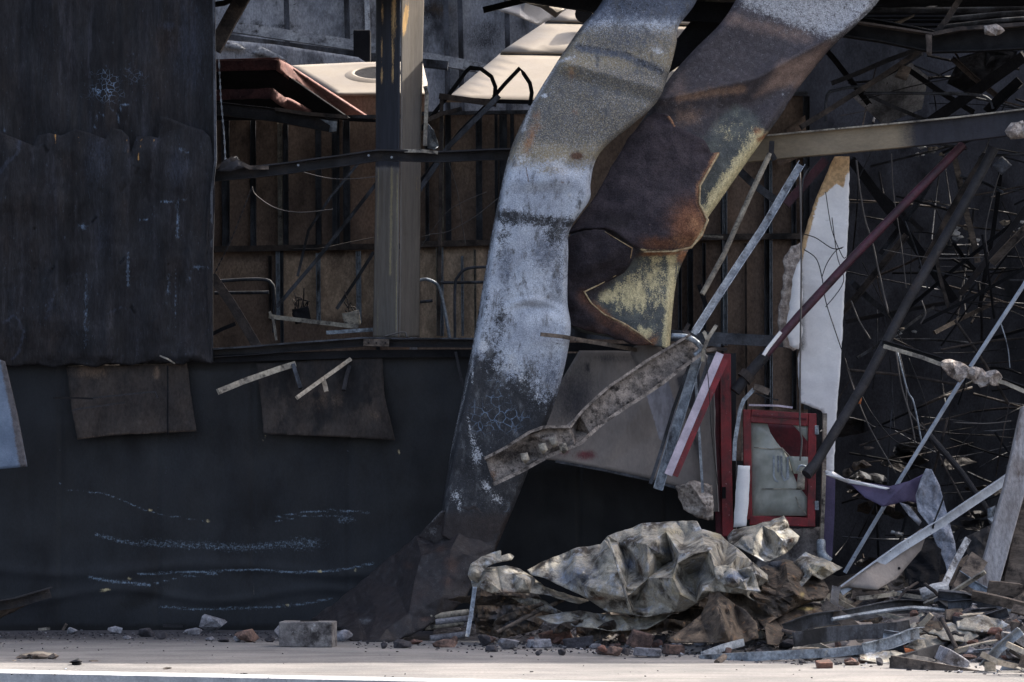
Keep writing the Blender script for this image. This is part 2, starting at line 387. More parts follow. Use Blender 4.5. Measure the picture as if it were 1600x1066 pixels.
M['white'] = MT('white_plasterboard', K(232, 231, 230), K(220, 219, 220), sc=3, rough=.85, fine=.05, bump=.06,
    layers=[('tan', K(196, 164, 124), 14, .35, .12), ('grey', K(140, 138, 136), 10, .3, .25), ('soot', K(70, 64, 60), 18, .45, .15)])
M['plaster'] = MT('broken_plaster_core', K(186, 176, 168), K(128, 118, 112), sc=16, rough=.95, bump=.8, bsc=40, layers=[(None, K(80, 72, 68), 14, 1, .08, (1, 1, 1), .62)])
M['lilac'] = MT('white_painted_trim', K(196, 184, 196), K(170, 160, 172), sc=8, rough=.6, fine=.1)
M['pinkb'] = MT('pink_fascia_board', K(150, 112, 106), K(122, 92, 88), sc=8, rough=.85, fine=.2, layers=[(None, K(74, 52, 54), 10, 1, .1, (1, 1, 1), .62)])
M['pinkd'] = MT('dull_pink_board', K(98, 66, 68), K(70, 50, 54), sc=8, rough=.9, layers=[(None, K(160, 120, 118), 24, 1, .05, (1, 1, 1), .66)])
M['cream'] = MT('cream_painted_metal', K(140, 131, 118), K(130, 121, 110), sc=2, rough=.6, fine=.06, bump=.04, layers=[(None, K(110, 102, 94), 30, 1, .04, (1, 1, 1), .74), ('soot', K(90, 82, 78), 6, .3, .3)])
M['farwall'] = MT('sooty_rear_wall', K(178, 179, 182), K(134, 137, 143), sc=1.6, st=(1, 1, .5), rough=.85,
    layers=[(None, K(60, 60, 64), 2.6, 1, .14, (1, 1, .6), .57), ('soot', K(34, 33, 38), 3, .4, .2), ('tan', K(110, 92, 72), 4, .3, .3), (None, K(30, 30, 34), 22, 1, .04, (1, 1, 1), .66)])
M['palebeam'] = MT('pale_rear_beam', K(176, 178, 180), K(140, 142, 146), sc=6, rough=.7, layers=[(None, K(60, 56, 56), 10, 1, .08, (1, 1, 1), .58)])
M['beam'] = MT('tan_scorched_beam', K(142, 128, 106), K(120, 108, 90), sc=3, st=(.5, 1, 1), rough=.6, fine=.12, layers=[('soot', K(44, 44, 52), 8, .25, .35, (1, 1, .3)), ('ash', K(180, 175, 165), 30, .5, .1)])
M['crump'] = MT('crumpled_galvanised_sheet', K(178, 170, 154), K(128, 125, 118), sc=7, rough=.72, metal=.05, bump=.4, bsc=70, fine=.3,
    layers=[(None, K(70, 62, 54), 6, 1, .08, (1, 1, 1), .55), (None, K(176, 180, 186), 9, 1, .08, (1, 1, 1), .6), ('blue', K(126, 138, 160), 14, .4, .25), ('rust', K(96, 66, 48), 9, .5, .25), ('yel', K(184, 170, 134), 14, .5, .3), ('soot', K(46, 42, 40), 12, .45, .25)])
M['crumpbrown'] = MT('crumpled_rusty_sheet', K(100, 88, 76), K(66, 58, 52), sc=9, rough=.65, metal=.2, bump=.4, bsc=60, fine=.3,
    layers=[('soot', K(44, 40, 38), 12, .45, .3), (None, K(40, 36, 34), 7, 1, .08, (1, 1, 1), .55), (None, K(140, 110, 84), 14, 1, .06, (1, 1, 1), .62), ('yel', K(184, 164, 106), 12, .4, .2), ('blue', K(100, 104, 112), 14, .4, .25)])
M['concrete'] = MT('sooty_concrete', K(140, 136, 134), K(104, 100, 100), sc=9, rough=.92, bump=.6, bsc=50, fine=.3, layers=[(None, K(56, 52, 52), 7, 1, .09, (1, 1, 1), .56), (None, K(190, 190, 190), 14, 1, .05, (1, 1, 1), .66)])
M['post'] = MT('pale_concrete_post', K(160, 158, 160), K(128, 122, 120), sc=5, st=(1, 1, .4), rough=.9, bump=.5, bsc=50, fine=.3, layers=[(None, K(88, 70, 60), 5, 1, .1, (1, 1, .4), .58)])
M['rockA'] = MT('pale_rubble', K(150, 150, 156), K(110, 108, 112), sc=12, rough=.95, bump=.6, layers=[(None, K(64, 60, 60), 12, 1, .1, (1, 1, 1), .6)])
M['rockB'] = MT('brown_rubble', K(124, 100, 90), K(84, 70, 66), sc=12, rough=.95, bump=.6, layers=[(None, K(50, 45, 44), 12, 1, .1, (1, 1, 1), .58)])
M['rockC'] = MT('dark_rubble', K(72, 70, 74), K(48, 46, 50), sc=12, rough=.95, bump=.6, layers=[(None, K(120, 116, 116), 14, 1, .06, (1, 1, 1), .66)])
M['brick'] = MT('dusty_red_brick', K(132, 96, 84), K(98, 78, 72), sc=12, rough=.95, bump=.6, layers=[(None, K(86, 76, 72), 10, 1, .1, (1, 1, 1), .56)])
M['mound'] = MT('ashy_rubble_ground', K(140, 134, 132), K(84, 80, 80), sc=10, rough=.97, bump=1.0, bsc=40, fine=.45, layers=[(None, K(160, 158, 158), 22, 1, .05, (1, 1, 1), .62), (None, K(44, 40, 40), 7, 1, .08, (1, 1, 1), .58)], bdist=.02)
M['wood'] = MT('charred_timber', K(118, 106, 96), K(82, 74, 68), sc=10, st=(.3, 1, 1), rough=.9, layers=[(None, K(36, 32, 32), 8, 1, .1, (1, 1, 1), .56)])
M['palewood'] = MT('pale_timber', K(190, 178, 160), K(150, 138, 122), sc=10, rough=.85, layers=[(None, K(80, 70, 62), 12, 1, .06, (1, 1, 1), .64)])
M['wire'] = MT('dark_wire', K(26, 25, 27), rough=.6, bump=0, fine=0)
M['wirel'] = MT('pale_wire', K(92, 88, 86), rough=.6, bump=0, fine=0)
M['lightpipe'] = MT('pale_blue_pipe', K(172, 180, 190), K(140, 148, 160), sc=8, rough=.5, fine=.1, layers=[(None, K(90, 92, 98), 14, 1, .06, (1, 1, 1), .66)])
M['bluepanel'] = MT('pale_blue_panel', K(114, 128, 148), K(92, 106, 126), sc=3, rough=.6, fine=.1, layers=[('edge', K(92, 88, 90), 14, .3, .15)])
M['orange'] = MT('scorched_orange_card', K(190, 110, 60), K(150, 90, 60), rough=.8)
M['sooted'] = MT('sooty_floor', K(62, 59, 58), K(40, 38, 38), sc=4, rough=.95, bump=.8, layers=[(None, K(70, 64, 60), 12, 1, .05, (1, 1, 1), .64)])
def glassmat():
    m = bpy.data.materials.new('dusty_glass'); m.use_nodes = True; t = m.node_tree; N = t.nodes; L = t.links; p = N['Principled BSDF']
    p.inputs['Base Color'].default_value = K(158, 161, 154); p.inputs['Roughness'].default_value = .22
    tr = N.new('ShaderNodeBsdfTransparent'); tr.inputs[0].default_value = (.8, .9, .85, 1); mx = N.new('ShaderNodeMixShader')
    tc = N.new('ShaderNodeTexCoord'); n = N.new('ShaderNodeTexNoise'); n.inputs['Scale'].default_value = 9; n.inputs['Detail'].default_value = 8; L.new(tc.outputs['Object'], n.inputs['Vector'])
    r = N.new('ShaderNodeMapRange'); L.new(n.outputs['Fac'], r.inputs[0]); r.inputs[1].default_value = .35; r.inputs[2].default_value = .65; r.inputs[3].default_value = .55; r.inputs[4].default_value = .95
    L.new(r.outputs[0], mx.inputs[0]); L.new(tr.outputs[0], mx.inputs[1]); L.new(p.outputs[0], mx.inputs[2]); L.new(mx.outputs[0], N['Material Output'].inputs[0])
    return m
M['glass'] = glassmat()
# ================================================================ the setting
def struct(name, o):
    o.name = name; o['kind'] = 'structure'; return o
mb = MB(); vs = []; fs = []; nx, ny = 60, 60
xs = [-9+18*i/nx for i in range(nx+1)]
def kerbY(x): return -4.96-(x+4)*.30
for i, x in enumerate(xs):
    for j in range(ny+1):
        y = kerbY(x)+(14-kerbY(x))*(j/ny)**1.2
        vs.append((x, y, mn.fractal(Vector((x, y, 0))*.6, 1, 2, 3)*.008*(1 if j > 0 else 0)))
for i in range(nx):
    for j in range(ny):
        a = i*(ny+1)+j; fs.append((a, a+ny+1, a+ny+2, a+1))
mb.add(vs, fs)
g = mb.build('pavement', M['ground'], smooth=True, origin=Vector((0, 0, 0))); g['kind'] = 'structure'
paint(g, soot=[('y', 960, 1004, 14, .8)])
mb = MB(); P = [Vector((x, kerbY(x)+.004, -.075)) for x in (-9, 9)]
mb.add([(x, kerbY(x)+dy, z) for x in (-9, 9) for dy, z in ((0, -.2), (-.012, .0), (.05, .012), (.16, .012), (.16, -.2))],
       [(0, 1, 6, 5), (1, 2, 7, 6), (2, 3, 8, 7), (3, 4, 9, 8)])
k = mb.build('kerb', M['kerb'], origin=Vector((0, -5, 0))); k['kind'] = 'structure'
mb = MB(); mb.add([(-400, -400, -.16), (400, -400, -.16), (400, 600, -.16), (-400, 600, -.16)], [(0, 1, 2, 3)])
r = mb.build('road', M['road'], origin=Vector((0, 0, -.16))); r['kind'] = 'structure'
# ================================================================ building: facade wall, cladding, rear wall, added shade roofs
fw = empty('facade_wall', 'long dark blue clad wall with chalky horizontal scratches along the pavement', 'wall', (-1.2, 0, 0))
vs = []; fs = []; W0, W1 = -40, 1150; nu, nv = 330, 125
def wy(px, py):
    x = (px-800)/PPM; z = (985-py)/PPM
    d = mn.fractal(Vector((x*.8, 3, z*1.2)), 1, 2, 3)*.025
    for sx in (395, 247, 95, 545, 740, 905, 1040): d += .014*math.exp(-((px-sx)/2.2)**2)
    for (a, b, c, dd) in ((800, 826, 90, 5), (893, 886, 560, 4), (845, 850, 560, 3)): pass
    d -= .010*math.exp(-((py-(890+8*math.sin(px/70)))/9)**2)*(1 if px < 640 else 0)
    d -= .008*math.exp(-((py-(930+10*math.sin(px/50+1)))/7)**2)*(1 if px < 560 else 0)
    return d
for i in range(nv+1):
    for j in range(nu+1):
        px = W0+(W1-W0)*j/nu; top = 552+10*math.exp(-((px-335)/200)**2) if px > 320 else 560
        py = top+(990-top)*i/nv; vs.append(V(px, py, 0)+Vector((0, wy(px, py), 0)))
for i in range(nv):
    for j in range(nu):
        a = i*(nu+1)+j; fs.append((a, a+1, a+nu+2, a+nu+1))
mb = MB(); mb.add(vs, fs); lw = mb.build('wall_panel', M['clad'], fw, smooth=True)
paint(lw, soot=[('p', [(800, 735), (1180, 700), (1180, 1000), (760, 1000)], 30, .9), ('l', [(0, 985), (700, 985)], 14, .75), ('l', [(0, 562), (335, 572), (740, 552)], 12, .8), ('b', 230, 930, 60, 22, .7, -25), ('p', [(100, 572), (420, 560), (640, 555), (650, 740), (330, 730), (90, 700)], 60, .45)],  # wall darker below the strips, at its foot and under the rail
    ash=[('b', sx, yy, 1.6, 1.6, .62) for sx in (95, 247, 395, 545) for yy in range(600, 960, 52)]+[('b', sx, 561, 1.6, 1.4, .7) for sx in range(640, 720, 9)]+[('l', [(150, 835), (185, 845), (215, 850)], 5, .42), ('l', [(225, 848), (300, 852), (380, 856), (450, 850), (495, 845)], 9, .40), ('l', [(105, 767), (130, 768), (160, 771), (190, 781), (225, 797), (260, 806), (325, 815)], 1.5, .52),
         ('l', [(430, 808), (470, 801), (520, 797), (578, 801)], 2.0, .56), ('l', [(430, 815), (480, 806), (545, 804)], 2, .48), ('l', [(140, 902), (170, 908), (235, 914)], 3.5, .55), ('l', [(215, 897), (330, 893), (400, 890), (470, 895), (540, 890), (583, 880)], 2.3, .62),
         ('l', [(240, 912), (280, 902), (340, 897)], 1.6, .5), ('l', [(250, 948), (300, 952), (400, 950), (470, 945), (520, 935)], 2.8, .50), ('b', 475, 850, 40, 14, .42), ('l', [(395, 800), (395, 950)], 1.4, .42), ('l', [(247, 700), (247, 960)], 1.4, .40), ('l', [(262, 572), (260, 740)], 1.3, .42), ('b', 540, 812, 20, 8, .46), ('l', [(60, 572), (90, 571)], 1.5, .5)],
    tan=[('b', 325, 814, 4, 3, .9), ('b', 235, 797, 4, 3, .8), ('b', 165, 922, 12, 3, .8, -12), ('b', 202, 904, 4, 4, .7), ('b', 449, 946, 3, 3, .9), ('l', [(395, 860), (396, 930)], 1.2, .55), ('l', [(418, 676), (410, 690)], 2, .5), ('b', 623, 706, 2, 5, .8), ('b', 500, 893, 4, 3, .9), ('b', 556, 891, 3, 3, .8)],
    brown=[('b', 690, 640, 40, 90, .3), ('b', 300, 760, 90, 60, .2)])
# unseen storey added above the frame to throw the shade on the pavement
uf = MB(); uf.box((0, .12, 6.95), (24, .2, 3.9)); uf.build('upper_shade_wall', M['clad'], fw)
for x in (-4.6, 8.2, -10): MB().box((x, .3, 2.6), (.2, .2, 5.2)).build('pier', M['black'], fw)
MB().box((-8.1, .05, 2.5), (7.8, .1, 5.0)).build('wall_panel', M['clad'], fw)
# upper left: charred sheets
cc = empty('charred_cladding', 'tall soot-black corrugated cladding with its outer skin torn and peeling', 'cladding', V(165, 570, -.1))
def cd(px, py): return -.13+.045*abs(math.sin(px/27.0+.25*math.sin(py/70)))*(.7+.5*mn.noise(Vector((px/80, py/60, 0))))+.016*mn.noise(Vector((px/9, py/90, 1)))+.04*mn.noise(Vector((px/60, py/90, 3)))
o = strip('backing_sheet', None, None, M['char'], [(-30, -25, -.02), (-30, 300, -.02), (-30, 572, -.02)], [(335, -25, -.02), (336, 280, -.02), (331, 566, -.02)], 110, 150, sol=.01, disp=lambda x, y, u, v: cd(x, y)+.05, parent=cc, bump=.006)
paint(o, crack=[('b', 165, 140, 45, 40, .75), ('b', 215, 120, 30, 60, .5)], ash=[('l', [(184, 195), (188, 165), (203, 163)], 1.3, .75), ('l', [(186, 182), (172, 168)], 1.1, .6), ('l', [(149, 200), (153, 176), (163, 181)], 1.2, .6), ('b', 8, 203, 4, 2, .8)], brown=[('b', 260, 60, 60, 50, .45), ('b', 200, 5, 80, 20, .3), ('b', 213, 100, 5, 60, .5)], lite=[('b', 300, 70, 45, 100, .5), ('b', 265, 40, 18, 10, .6), ('b', 75, 40, 20, 120, .3)])
tears = [(-30, 200), (0, 207), (28, 218), (52, 228), (60, 212), (78, 208), (95, 212), (118, 202), (140, 208), (165, 218), (174, 200), (190, 203), (201, 214), (204, 240), (214, 214), (236, 213), (247, 216), (250, 182), (262, 184), (292, 196), (318, 204), (328, 214), (334, 240), (331, 568), (300, 563), (286, 570), (240, 563), (205, 571), (170, 567), (150, 574), (110, 568), (84, 575), (60, 569), (20, 573), (-30, 566)]
o = sheet('peeling_skin', None, None, M['char'], [(a, b, cd(a, b)-.04) for a, b in tears], [(a, b, cd(a, b)-.06-.05*max(0, mn.noise(Vector((a/45, b/70, 9))))) for a in range(-20, 330, 11) for b in range(235, 560, 14)], maxlen=.035, sol=.008, noise_amp=.012, nsc=7, seed=4, parent=cc, smooth=True)
paint(o, tan=[('l', [(122, 212), (125, 240)], 1.6, .5), ('l', [(197, 210), (201, 240)], 1.6, .45), ('l', [(221, 216), (216, 250)], 1.6, .7), ('l', [(240, 214), (243, 230)], 1.3, .6), ('l', [(86, 210), (86, 225)], 1.3, .7), ('l', [(85, 374), (112, 373)], 1.2, .7)],
    lite=[('l', [(0, 270), (10, 255), (27, 240), (30, 222)], 4, .7), ('b', 280, 260, 30, 40, .5), ('b', 150, 250, 30, 60, .5), ('b', 155, 370, 20, 60, .4), ('l', [(5, 505), (22, 493), (38, 516), (30, 550), (18, 562)], 3, .7), ('l', [(70, 500), (85, 460), (110, 430), (125, 428)], 2.5, .6), ('l', [(168, 490), (190, 480), (205, 486)], 2.5, .6), ('b', 100, 470, 60, 60, .35), ('l', [(213, 560), (216, 520), (205, 480)], 4, .4)],
    ash=[('l', [(263, 428), (263, 460)], 3.0, .5), ('l', [(276, 320), (279, 372)], 3, .5), ('l', [(134, 430), (134, 540)], 4, .38), ('l', [(200, 395), (200, 445)], 1.4, .6), ('l', [(250, 316), (288, 313)], 1.5, .75), ('b', 130, 355, 6, 5, .7), ('l', [(216, 345), (230, 344)], 1.5, .8), ('l', [(298, 415), (325, 419)], 1.6, .7), ('l', [(302, 415), (294, 440)], 1.2, .5), ('l', [(275, 420), (275, 530)], 1.2, .45), ('l', [(280, 234), (300, 241)], 1.5, .6)],
    brown=[('b', 95, 260, 25, 45, .45), ('b', 310, 350, 25, 60, .4), ('b', 195, 330, 12, 50, .4), ('b', 270, 400, 60, 80, .2)], crack=[('b', 100, 480, 90, 60, .25)])
rod('edge_trim', None, None, M['stud'], [(334, -25, -.14), (337, 250, -.15), (331, 300, -.15), (331, 566, -.14)], P_box(.018, .05), parent=cc)
# rear wall and rear beams, seen over the partitions
rw = empty('rear_wall', 'far blue-grey rear wall streaked with soot behind the roof openings', 'wall', V(600, 985, 8))
o = strip('wall_face', None, None, M['farwall'], [(-160, -90, 8), (-160, 60, 8), (-160, 960, 8)], [(1150, -90, 8), (1150, 60, 8), (1150, 960, 8)], 70, 40, sol=.05, parent=rw, disp=lambda x, y, u, v: .03*math.exp(-((x % 92-46)/3)**2))
paint(o, soot=[('b', 450, 40, 40, 14, .6), ('b', 395, 36, 22, 14, .7), ('b', 760, 55, 60, 30, .6), ('b', 570, 20, 16, 60, .6), ('b', 670, 15, 30, 40, .6)], tan=[('b', 690, 10, 40, 14, .6), ('b', 560, 20, 16, 30, .5), ('b', 730, 30, 40, 10, .6)])
for px in (446, 540, 572, 695, 717, 790): rod('wall_rib', None, None, M['stud'] if px != 572 else M['palebeam'], [(px, -50, 7.9), (px+3, 60, 7.9), (px+6, 230, 7.9)], P_box(.05, .08), parent=rw)
rod('rear_beam', 'long pale beam sloping across the sooty rear wall', 'beam', M['palebeam'], [(335, 38, 6.8), (372, 44, 6.8), (560, 72, 6.8), (745, 105, 6.8), (900, 130, 6.8)], P_box(.10, .1))
rod('rear_beam', 'dark ledge beam just below the pale beam on the rear wall', 'beam', M['stud'], [(335, 58, 6.5), (560, 88, 6.5), (700, 103, 6.5)], P_box(.07, .2))
sheet('rear_panel', 'grey panel with pale peeled patches above the pink gable', 'panel', M['farwall'], [(335, 62, 6.2), (430, 70, 6.2), (560, 90, 6.2), (590, 110, 6.2), (590, 140, 6.2), (335, 140, 6.2)], sol=.05)
sheet('paint_flake', 'left pale flaked patch on the grey panel above the pink gable', 'patch', M['palebeam'], [(345, 65, 6.15), (370, 68, 6.15), (384, 76, 6.15), (376, 79, 6.15), (352, 75, 6.15), (340, 78, 6.15)], sol=.01)
sheet('paint_flake', 'right pale flaked patch on the grey panel above the pink gable', 'patch', M['palebeam'], [(392, 84, 6.15), (408, 73, 6.15), (440, 88, 6.15), (450, 95, 6.15), (420, 90, 6.15)], sol=.01)
MB().box(V(566, 75, 6.3)+Vector((0, 0, 0)), (.16, .2, .32)).build('junction_box', M['black'], bev=.01); tag(bpy.context.scene.objects['junction_box'], 'black box bracket on the rear beam left of the column', 'box')
# unseen roof added over the hall: blocks the sun, gaps give sun patches
def slab(name, label, mat, c, d, parent=None):
    o = MB().box(c, d).build(name, mat, parent)
    if parent is None: tag(o, label, 'roof')
    return o
rf = empty('hall_shade_roof', 'black sooty roof deck over the burnt-out hall', 'roof', (3, 3, 5.35))
for i in range(11):
    slab('shade_deck', '', M['black'], (4.9+.2*math.sin(i*2.1), 2.42+.47*i, 5.42+.012*math.sin(i*5)), (7.4, .46 if i < 5 else (.26, .2)[i % 2], .05), rf)
slab('shade_deck', '', M['black'], (2.3, 1.2, 5.42), (2.2, 2.0, .08), rf)
slab('shade_deck', '', M['black'], (7.3, 1.2, 5.42), (2.6, 2.0, .08), rf)
for i, (x0, x1, y0, y1) in enumerate(((3.4, 6.0, 1.0, 1.45), (3.4, 4.7, 1.45, 2.2), (5.7, 6.0, 1.45, 2.2), (4.05, 4.35, .2, 1.0), (5.2, 5.35, .2, 1.0), (3.4, 6.0, .55, .66), (4.7, 5.7, 1.75, 1.85), (5.05, 5.15, 1.45, 2.2))):
    slab('shade_deck', '', M['black'], ((x0+x1)/2, (y0+y1)/2, 5.45+.003*i), (x1-x0, y1-y0, .06), rf)
slab('shade_deck', '', M['black'], (-5.2, 1.45, 5.42), (8.0, 2.5, .08), rf)
slab('shade_deck', '', M['black'], (-.6, 2.15, 5.42), (1.2, 1.1, .08), rf)
slab('shade_deck', '', M['black'], (.6, 1.5, 5.42), (1.2, 2.6, .08), rf)
slab('shade_deck', '', M['black'], (-1.0, .30, 5.42), (1.5, .26, .08), rf)
hb = empty('hall_shell', 'black burnt-out hall walls deep behind the fallen beams', 'wall', (4, 8, 0))
MB().box((5.3, 8.6, 3.2), (7.4, .2, 6.4)).build('back_wall', M['backwall'], hb)
MB().box((8.6, 4.3, 2.7), (.2, 8.6, 5.4)).build('side_wall', M['black'], hb)
MB().box((-6.2, 4.3, 2.7), (.2, 8.6, 5.4)).build('side_wall', M['black'], hb)
fl = MB(); vs = []; fs = []
for i in range(61):
    for j in range(41):
        x = -6+14.5*i/60; y = .3+8.2*j/40
        vs.append((x, y, .02+max(0, mn.fractal(Vector((x*1.3, y*1.3, 0)), 1, 2, 4))*.25*(1 if x > 2 else .2)))
for i in range(60):
    for j in range(40):
        a = i*41+j; fs.append((a, a+41, a+42, a+1))
fl.add(vs, fs); o = fl.build('hall_floor', M['sooted'], smooth=True); o['kind'] = 'structure'
# ================================================================ left bay: column, partitions, roofs behind
cl = empty('steel_column', 'tall square column, soot black at the top and bare tan at the foot', 'column', V(625, 528, .5))
vsL = strip('left_face', None, None, M['column'], [(588, -30, .62), (587, 260, .62), (583, 527, .62)], [(625, -30, .34), (624, 260, .34), (622, 527, .34)], 16, 140, sol=.006, parent=cl, bump=.001, m=4)
paint(vsL, black=[('y', -60, 262, 6, .85)], soot=[('y', 262, 540, 8, .6)], tan=[('b', 616, 25, 7, 70, .62), ('b', 598, 20, 3, 30, .62), ('b', 614, 75, 3, 50, .62), ('b', 597, 75, 2.5, 30, .6), ('b', 614, 115, 3, 20, .62), ('b', 597, 118, 3, 18, .6)], yel=[('l', [(592, 262), (590, 530)], 2, .5), ('l', [(613, 262), (610, 430)], 3, .7), ('l', [(621, 270), (619, 520)], 2, .6)])  # upper left face coloured dark as the column's shaded side
vsR = strip('right_face', None, None, M['column'], [(627, -30, .34), (626, 260, .34), (624, 527, .34)], [(663, -30, .62), (658, 200, .62), (655, 527, .62)], 16, 140, sol=.006, parent=cl, bump=.001, m=4)
paint(vsR, black=[('b', 632, 150, 4, 50, .3)], soot=[('y', -60, 560, 30, .5), ('b', 650, 235, 14, 30, .6), ('b', 640, 420, 14, 80, .42)], tan=[('b', 633, 30, 5, 34, .85, 8), ('b', 650, 290, 8, 30, .4)])
for i, (x, y, ww, hh) in enumerate(((655, 150, 14, 78),)): rod('corner_trim', None, None, M['pale'], [(664, 135, .6), (667, 146, .6), (666, 180, .6), (664, 228, .6)], P_box(.03, .06), parent=cl)
gr = empty('girt_rail', 'upper sooty steel rail bent around the column and crossing the opening', 'rail', V(590, 250, 0))
rod('rail', None, None, M['sootsteel'], [(332, 276, .05), (460, 263, .02), (575, 246, -.02), (592, 243, -.02), (690, 245, 0), (810, 241, .1)], P_U(.085, .05, .006), parent=gr, wob=.006, bev=.004)
rod('rail', None, None, M['sootsteel'], [(332, 267, .04), (460, 254, .01), (575, 237, -.03), (592, 235, -.03), (690, 237, -.01), (810, 233, .09)], P_box(.012, .09), parent=gr, wob=.006)
for px, py in ((466, 258), (612, 246), (576, 243)): MB().sweep([V(px, py, -.04), V(px, py, -.08)], P_tube(.02, 8)).build('bolt', M['galv'], gr)
gr = empty('sill_rail', 'lower dark steel rail bolted along the top of the blue wall', 'rail', V(570, 545, 0))
o = rod('rail', None, None, M['sootsteel'], [(330, 552, -.1), (450, 543, -.1), (570, 534, -.12), (640, 535, -.12), (745, 536, -.1)], P_U(.075, .06, .006), parent=gr, wob=.004, bev=.004)
rod('rail_lip', None, None, M['stud'], [(330, 546, -.14), (450, 537, -.14), (568, 528, -.15), (640, 529, -.15), (745, 529, -.12)], P_box(.012, .05), parent=gr, wob=.004)
rod('flashing', None, None, M['black'], [(330, 561, -.06), (570, 553, -.07), (745, 552, -.06)], P_box(.06, .04), parent=gr)
rod('bracket', 'tan bolted bracket at the kink', None, M['wood'], [(568, 535, -.17), (608, 536, -.17)], P_box(.055, .01), parent=gr)
for px in (576, 588, 602): MB().sweep([V(px, 536, -.18), V(px, 536, -.2)], P_tube(.014, 8)).build('bolt', M['black'], gr)
rod('crossbeam', 'dark gutter beam behind the strips right of the first strip foot', 'beam', M['stud'], [(880, 520, .3), (1040, 524, .3), (1240, 535, .4)], P_box(.09, .06))
rod('crossbeam', 'thin black rail just above the beige sheet behind the fallen strips', 'beam', M['black'], [(870, 542, .1), (1010, 545, .1), (1060, 548, .1)], P_box(.07, .06))
# partitions
def partition(label, Y, x0, x1, ytop, ymid, ybot, studs, lower, lw=.045, boards=6, tan=()):
    t = empty('stud_partition', label, 'partition', V((x0+x1)/2, ybot, Y))
    o = strip('board', None, None, M['brown'], [(x0, ytop, Y+.06), (x0, (ytop+ymid)/2, Y+.06), (x0, ymid, Y+.06)], [(x1, ytop, Y+.06), (x1, (ytop+ymid)/2, Y+.06), (x1, ymid, Y+.06)], 60, 40, sol=.012, parent=t, bump=.003, m=4)
    if tan: paint(o, tan=list(tan))
    o = strip('board', 'lighter lower board', None, M['brown'], [(x0, ymid, Y+.05), (x0, (ybot+ymid)/2, Y+.05), (x0, ybot, Y+.05)], [(x1, ymid, Y+.05), (x1, (ybot+ymid)/2, Y+.05), (x1, ybot, Y+.05)], 60, 30, sol=.012, parent=t, bump=.003, m=4)
    paint(o, tan=lower)
    for s in studs:
        px, w_, mk = s[:3]; y0, y1 = (s[3], s[4]) if len(s) > 3 else (ytop, ymid)
        rod('stud', None, None, M[mk], [(px, y0, Y), (px+1, y1, Y-.01)], P_U(w_/PPM*1.1, .06, .004), parent=t)
    rod('rail', None, None, M['rustbar'], [(x0, ymid+2, Y-.03), ((x0+x1)/2, ymid-1, Y-.03), (x1, ymid-3, Y-.03)], P_box(.05, .05), parent=t)
    rod('rail', None, None, M['stud'], [(x0, ytop, Y-.03), (x1, ytop-4, Y-.03)], P_box(.03, .06), parent=t)
    return t
partition('brown board partition with dark studs left of the column', 3.0, 322, 640, 186, 388, 560,
    [(352, 12, 'stud'), (395, 9, 'stud'), (437, 7, 'pale'), (446, 8, 'stud'), (497, 9, 'stud'), (522, 7, 'stud'), (541, 11, 'stud'), (528, 4, 'stud'), (434, 6, 'galv', 392, 500), (497, 7, 'galv', 395, 505), (560, 8, 'galv', 392, 505), (440, 5, 'stud', 392, 560), (590, 6, 'stud', 390, 560), (422, 5, 'rustbar', 400, 500)],
    [('p', [(440, 398), (600, 394), (600, 500), (440, 505)], 12, .62), ('p', [(330, 405), (420, 402), (420, 440), (330, 442)], 8, .4)])
partition('brown board partition with mixed studs between the column and the pale strip', 2.6, 652, 900, 178, 380, 560,
    [(667, 6, 'stud'), (690, 6, 'pale'), (700, 9, 'stud'), (748, 10, 'stud'), (786, 12, 'stud'), (800, 6, 'stud'), (775, 5, 'stud'), (690, 5, 'galv', 385, 525), (683, 4, 'pale', 385, 525), (722, 4, 'galv', 400, 525), (742, 4, 'pale', 390, 525)],
    [('p', [(655, 390), (760, 386), (760, 540), (655, 540)], 8, .75)], tan=[('b', 720, 250, 40, 60, .35)])
partition('dark brown partition seen right of the yellow strip', 2.6, 900, 1262, 150, 372, 720,
    [(1078, 9, 'stud', 250, 640), (1062, 5, 'stud', 380, 640), (1132, 7, 'galv', 240, 540), (1128, 4, 'stud', 240, 620), (1198, 8, 'stud', 230, 640), (1204, 4, 'galv', 230, 640), (1240, 7, 'stud', 200, 640), (1165, 3, 'rustbar', 380, 640), (1100, 5, 'stud', 380, 560), (1260, 10, 'stud', 150, 640)],
    [('b', 1160, 460, 60, 100, .1)], tan=[('b', 1190, 210, 50, 40, .3)])
rod('floor_rail', 'slim pale rail crossing the dark partition right of the yellow strip', 'rail', M['pale'], [(1095, 368, 2.3), (1130, 371, 2.3)], P_box(.02, .02))
rod('floor_rail', 'blue-grey channel crossing low behind the red door frame', 'rail', M['stud'], [(1090, 533, 2.3), (1215, 533, 2.3)], P_U(.055, .05))
sheet('loose_board', 'lower lighter board with torn edge right of the upper studs', 'board', M['brown'], [(1208, 215, 2.4), (1258, 180, 2.4), (1262, 240, 2.4), (1215, 262, 2.4)], sol=.012)
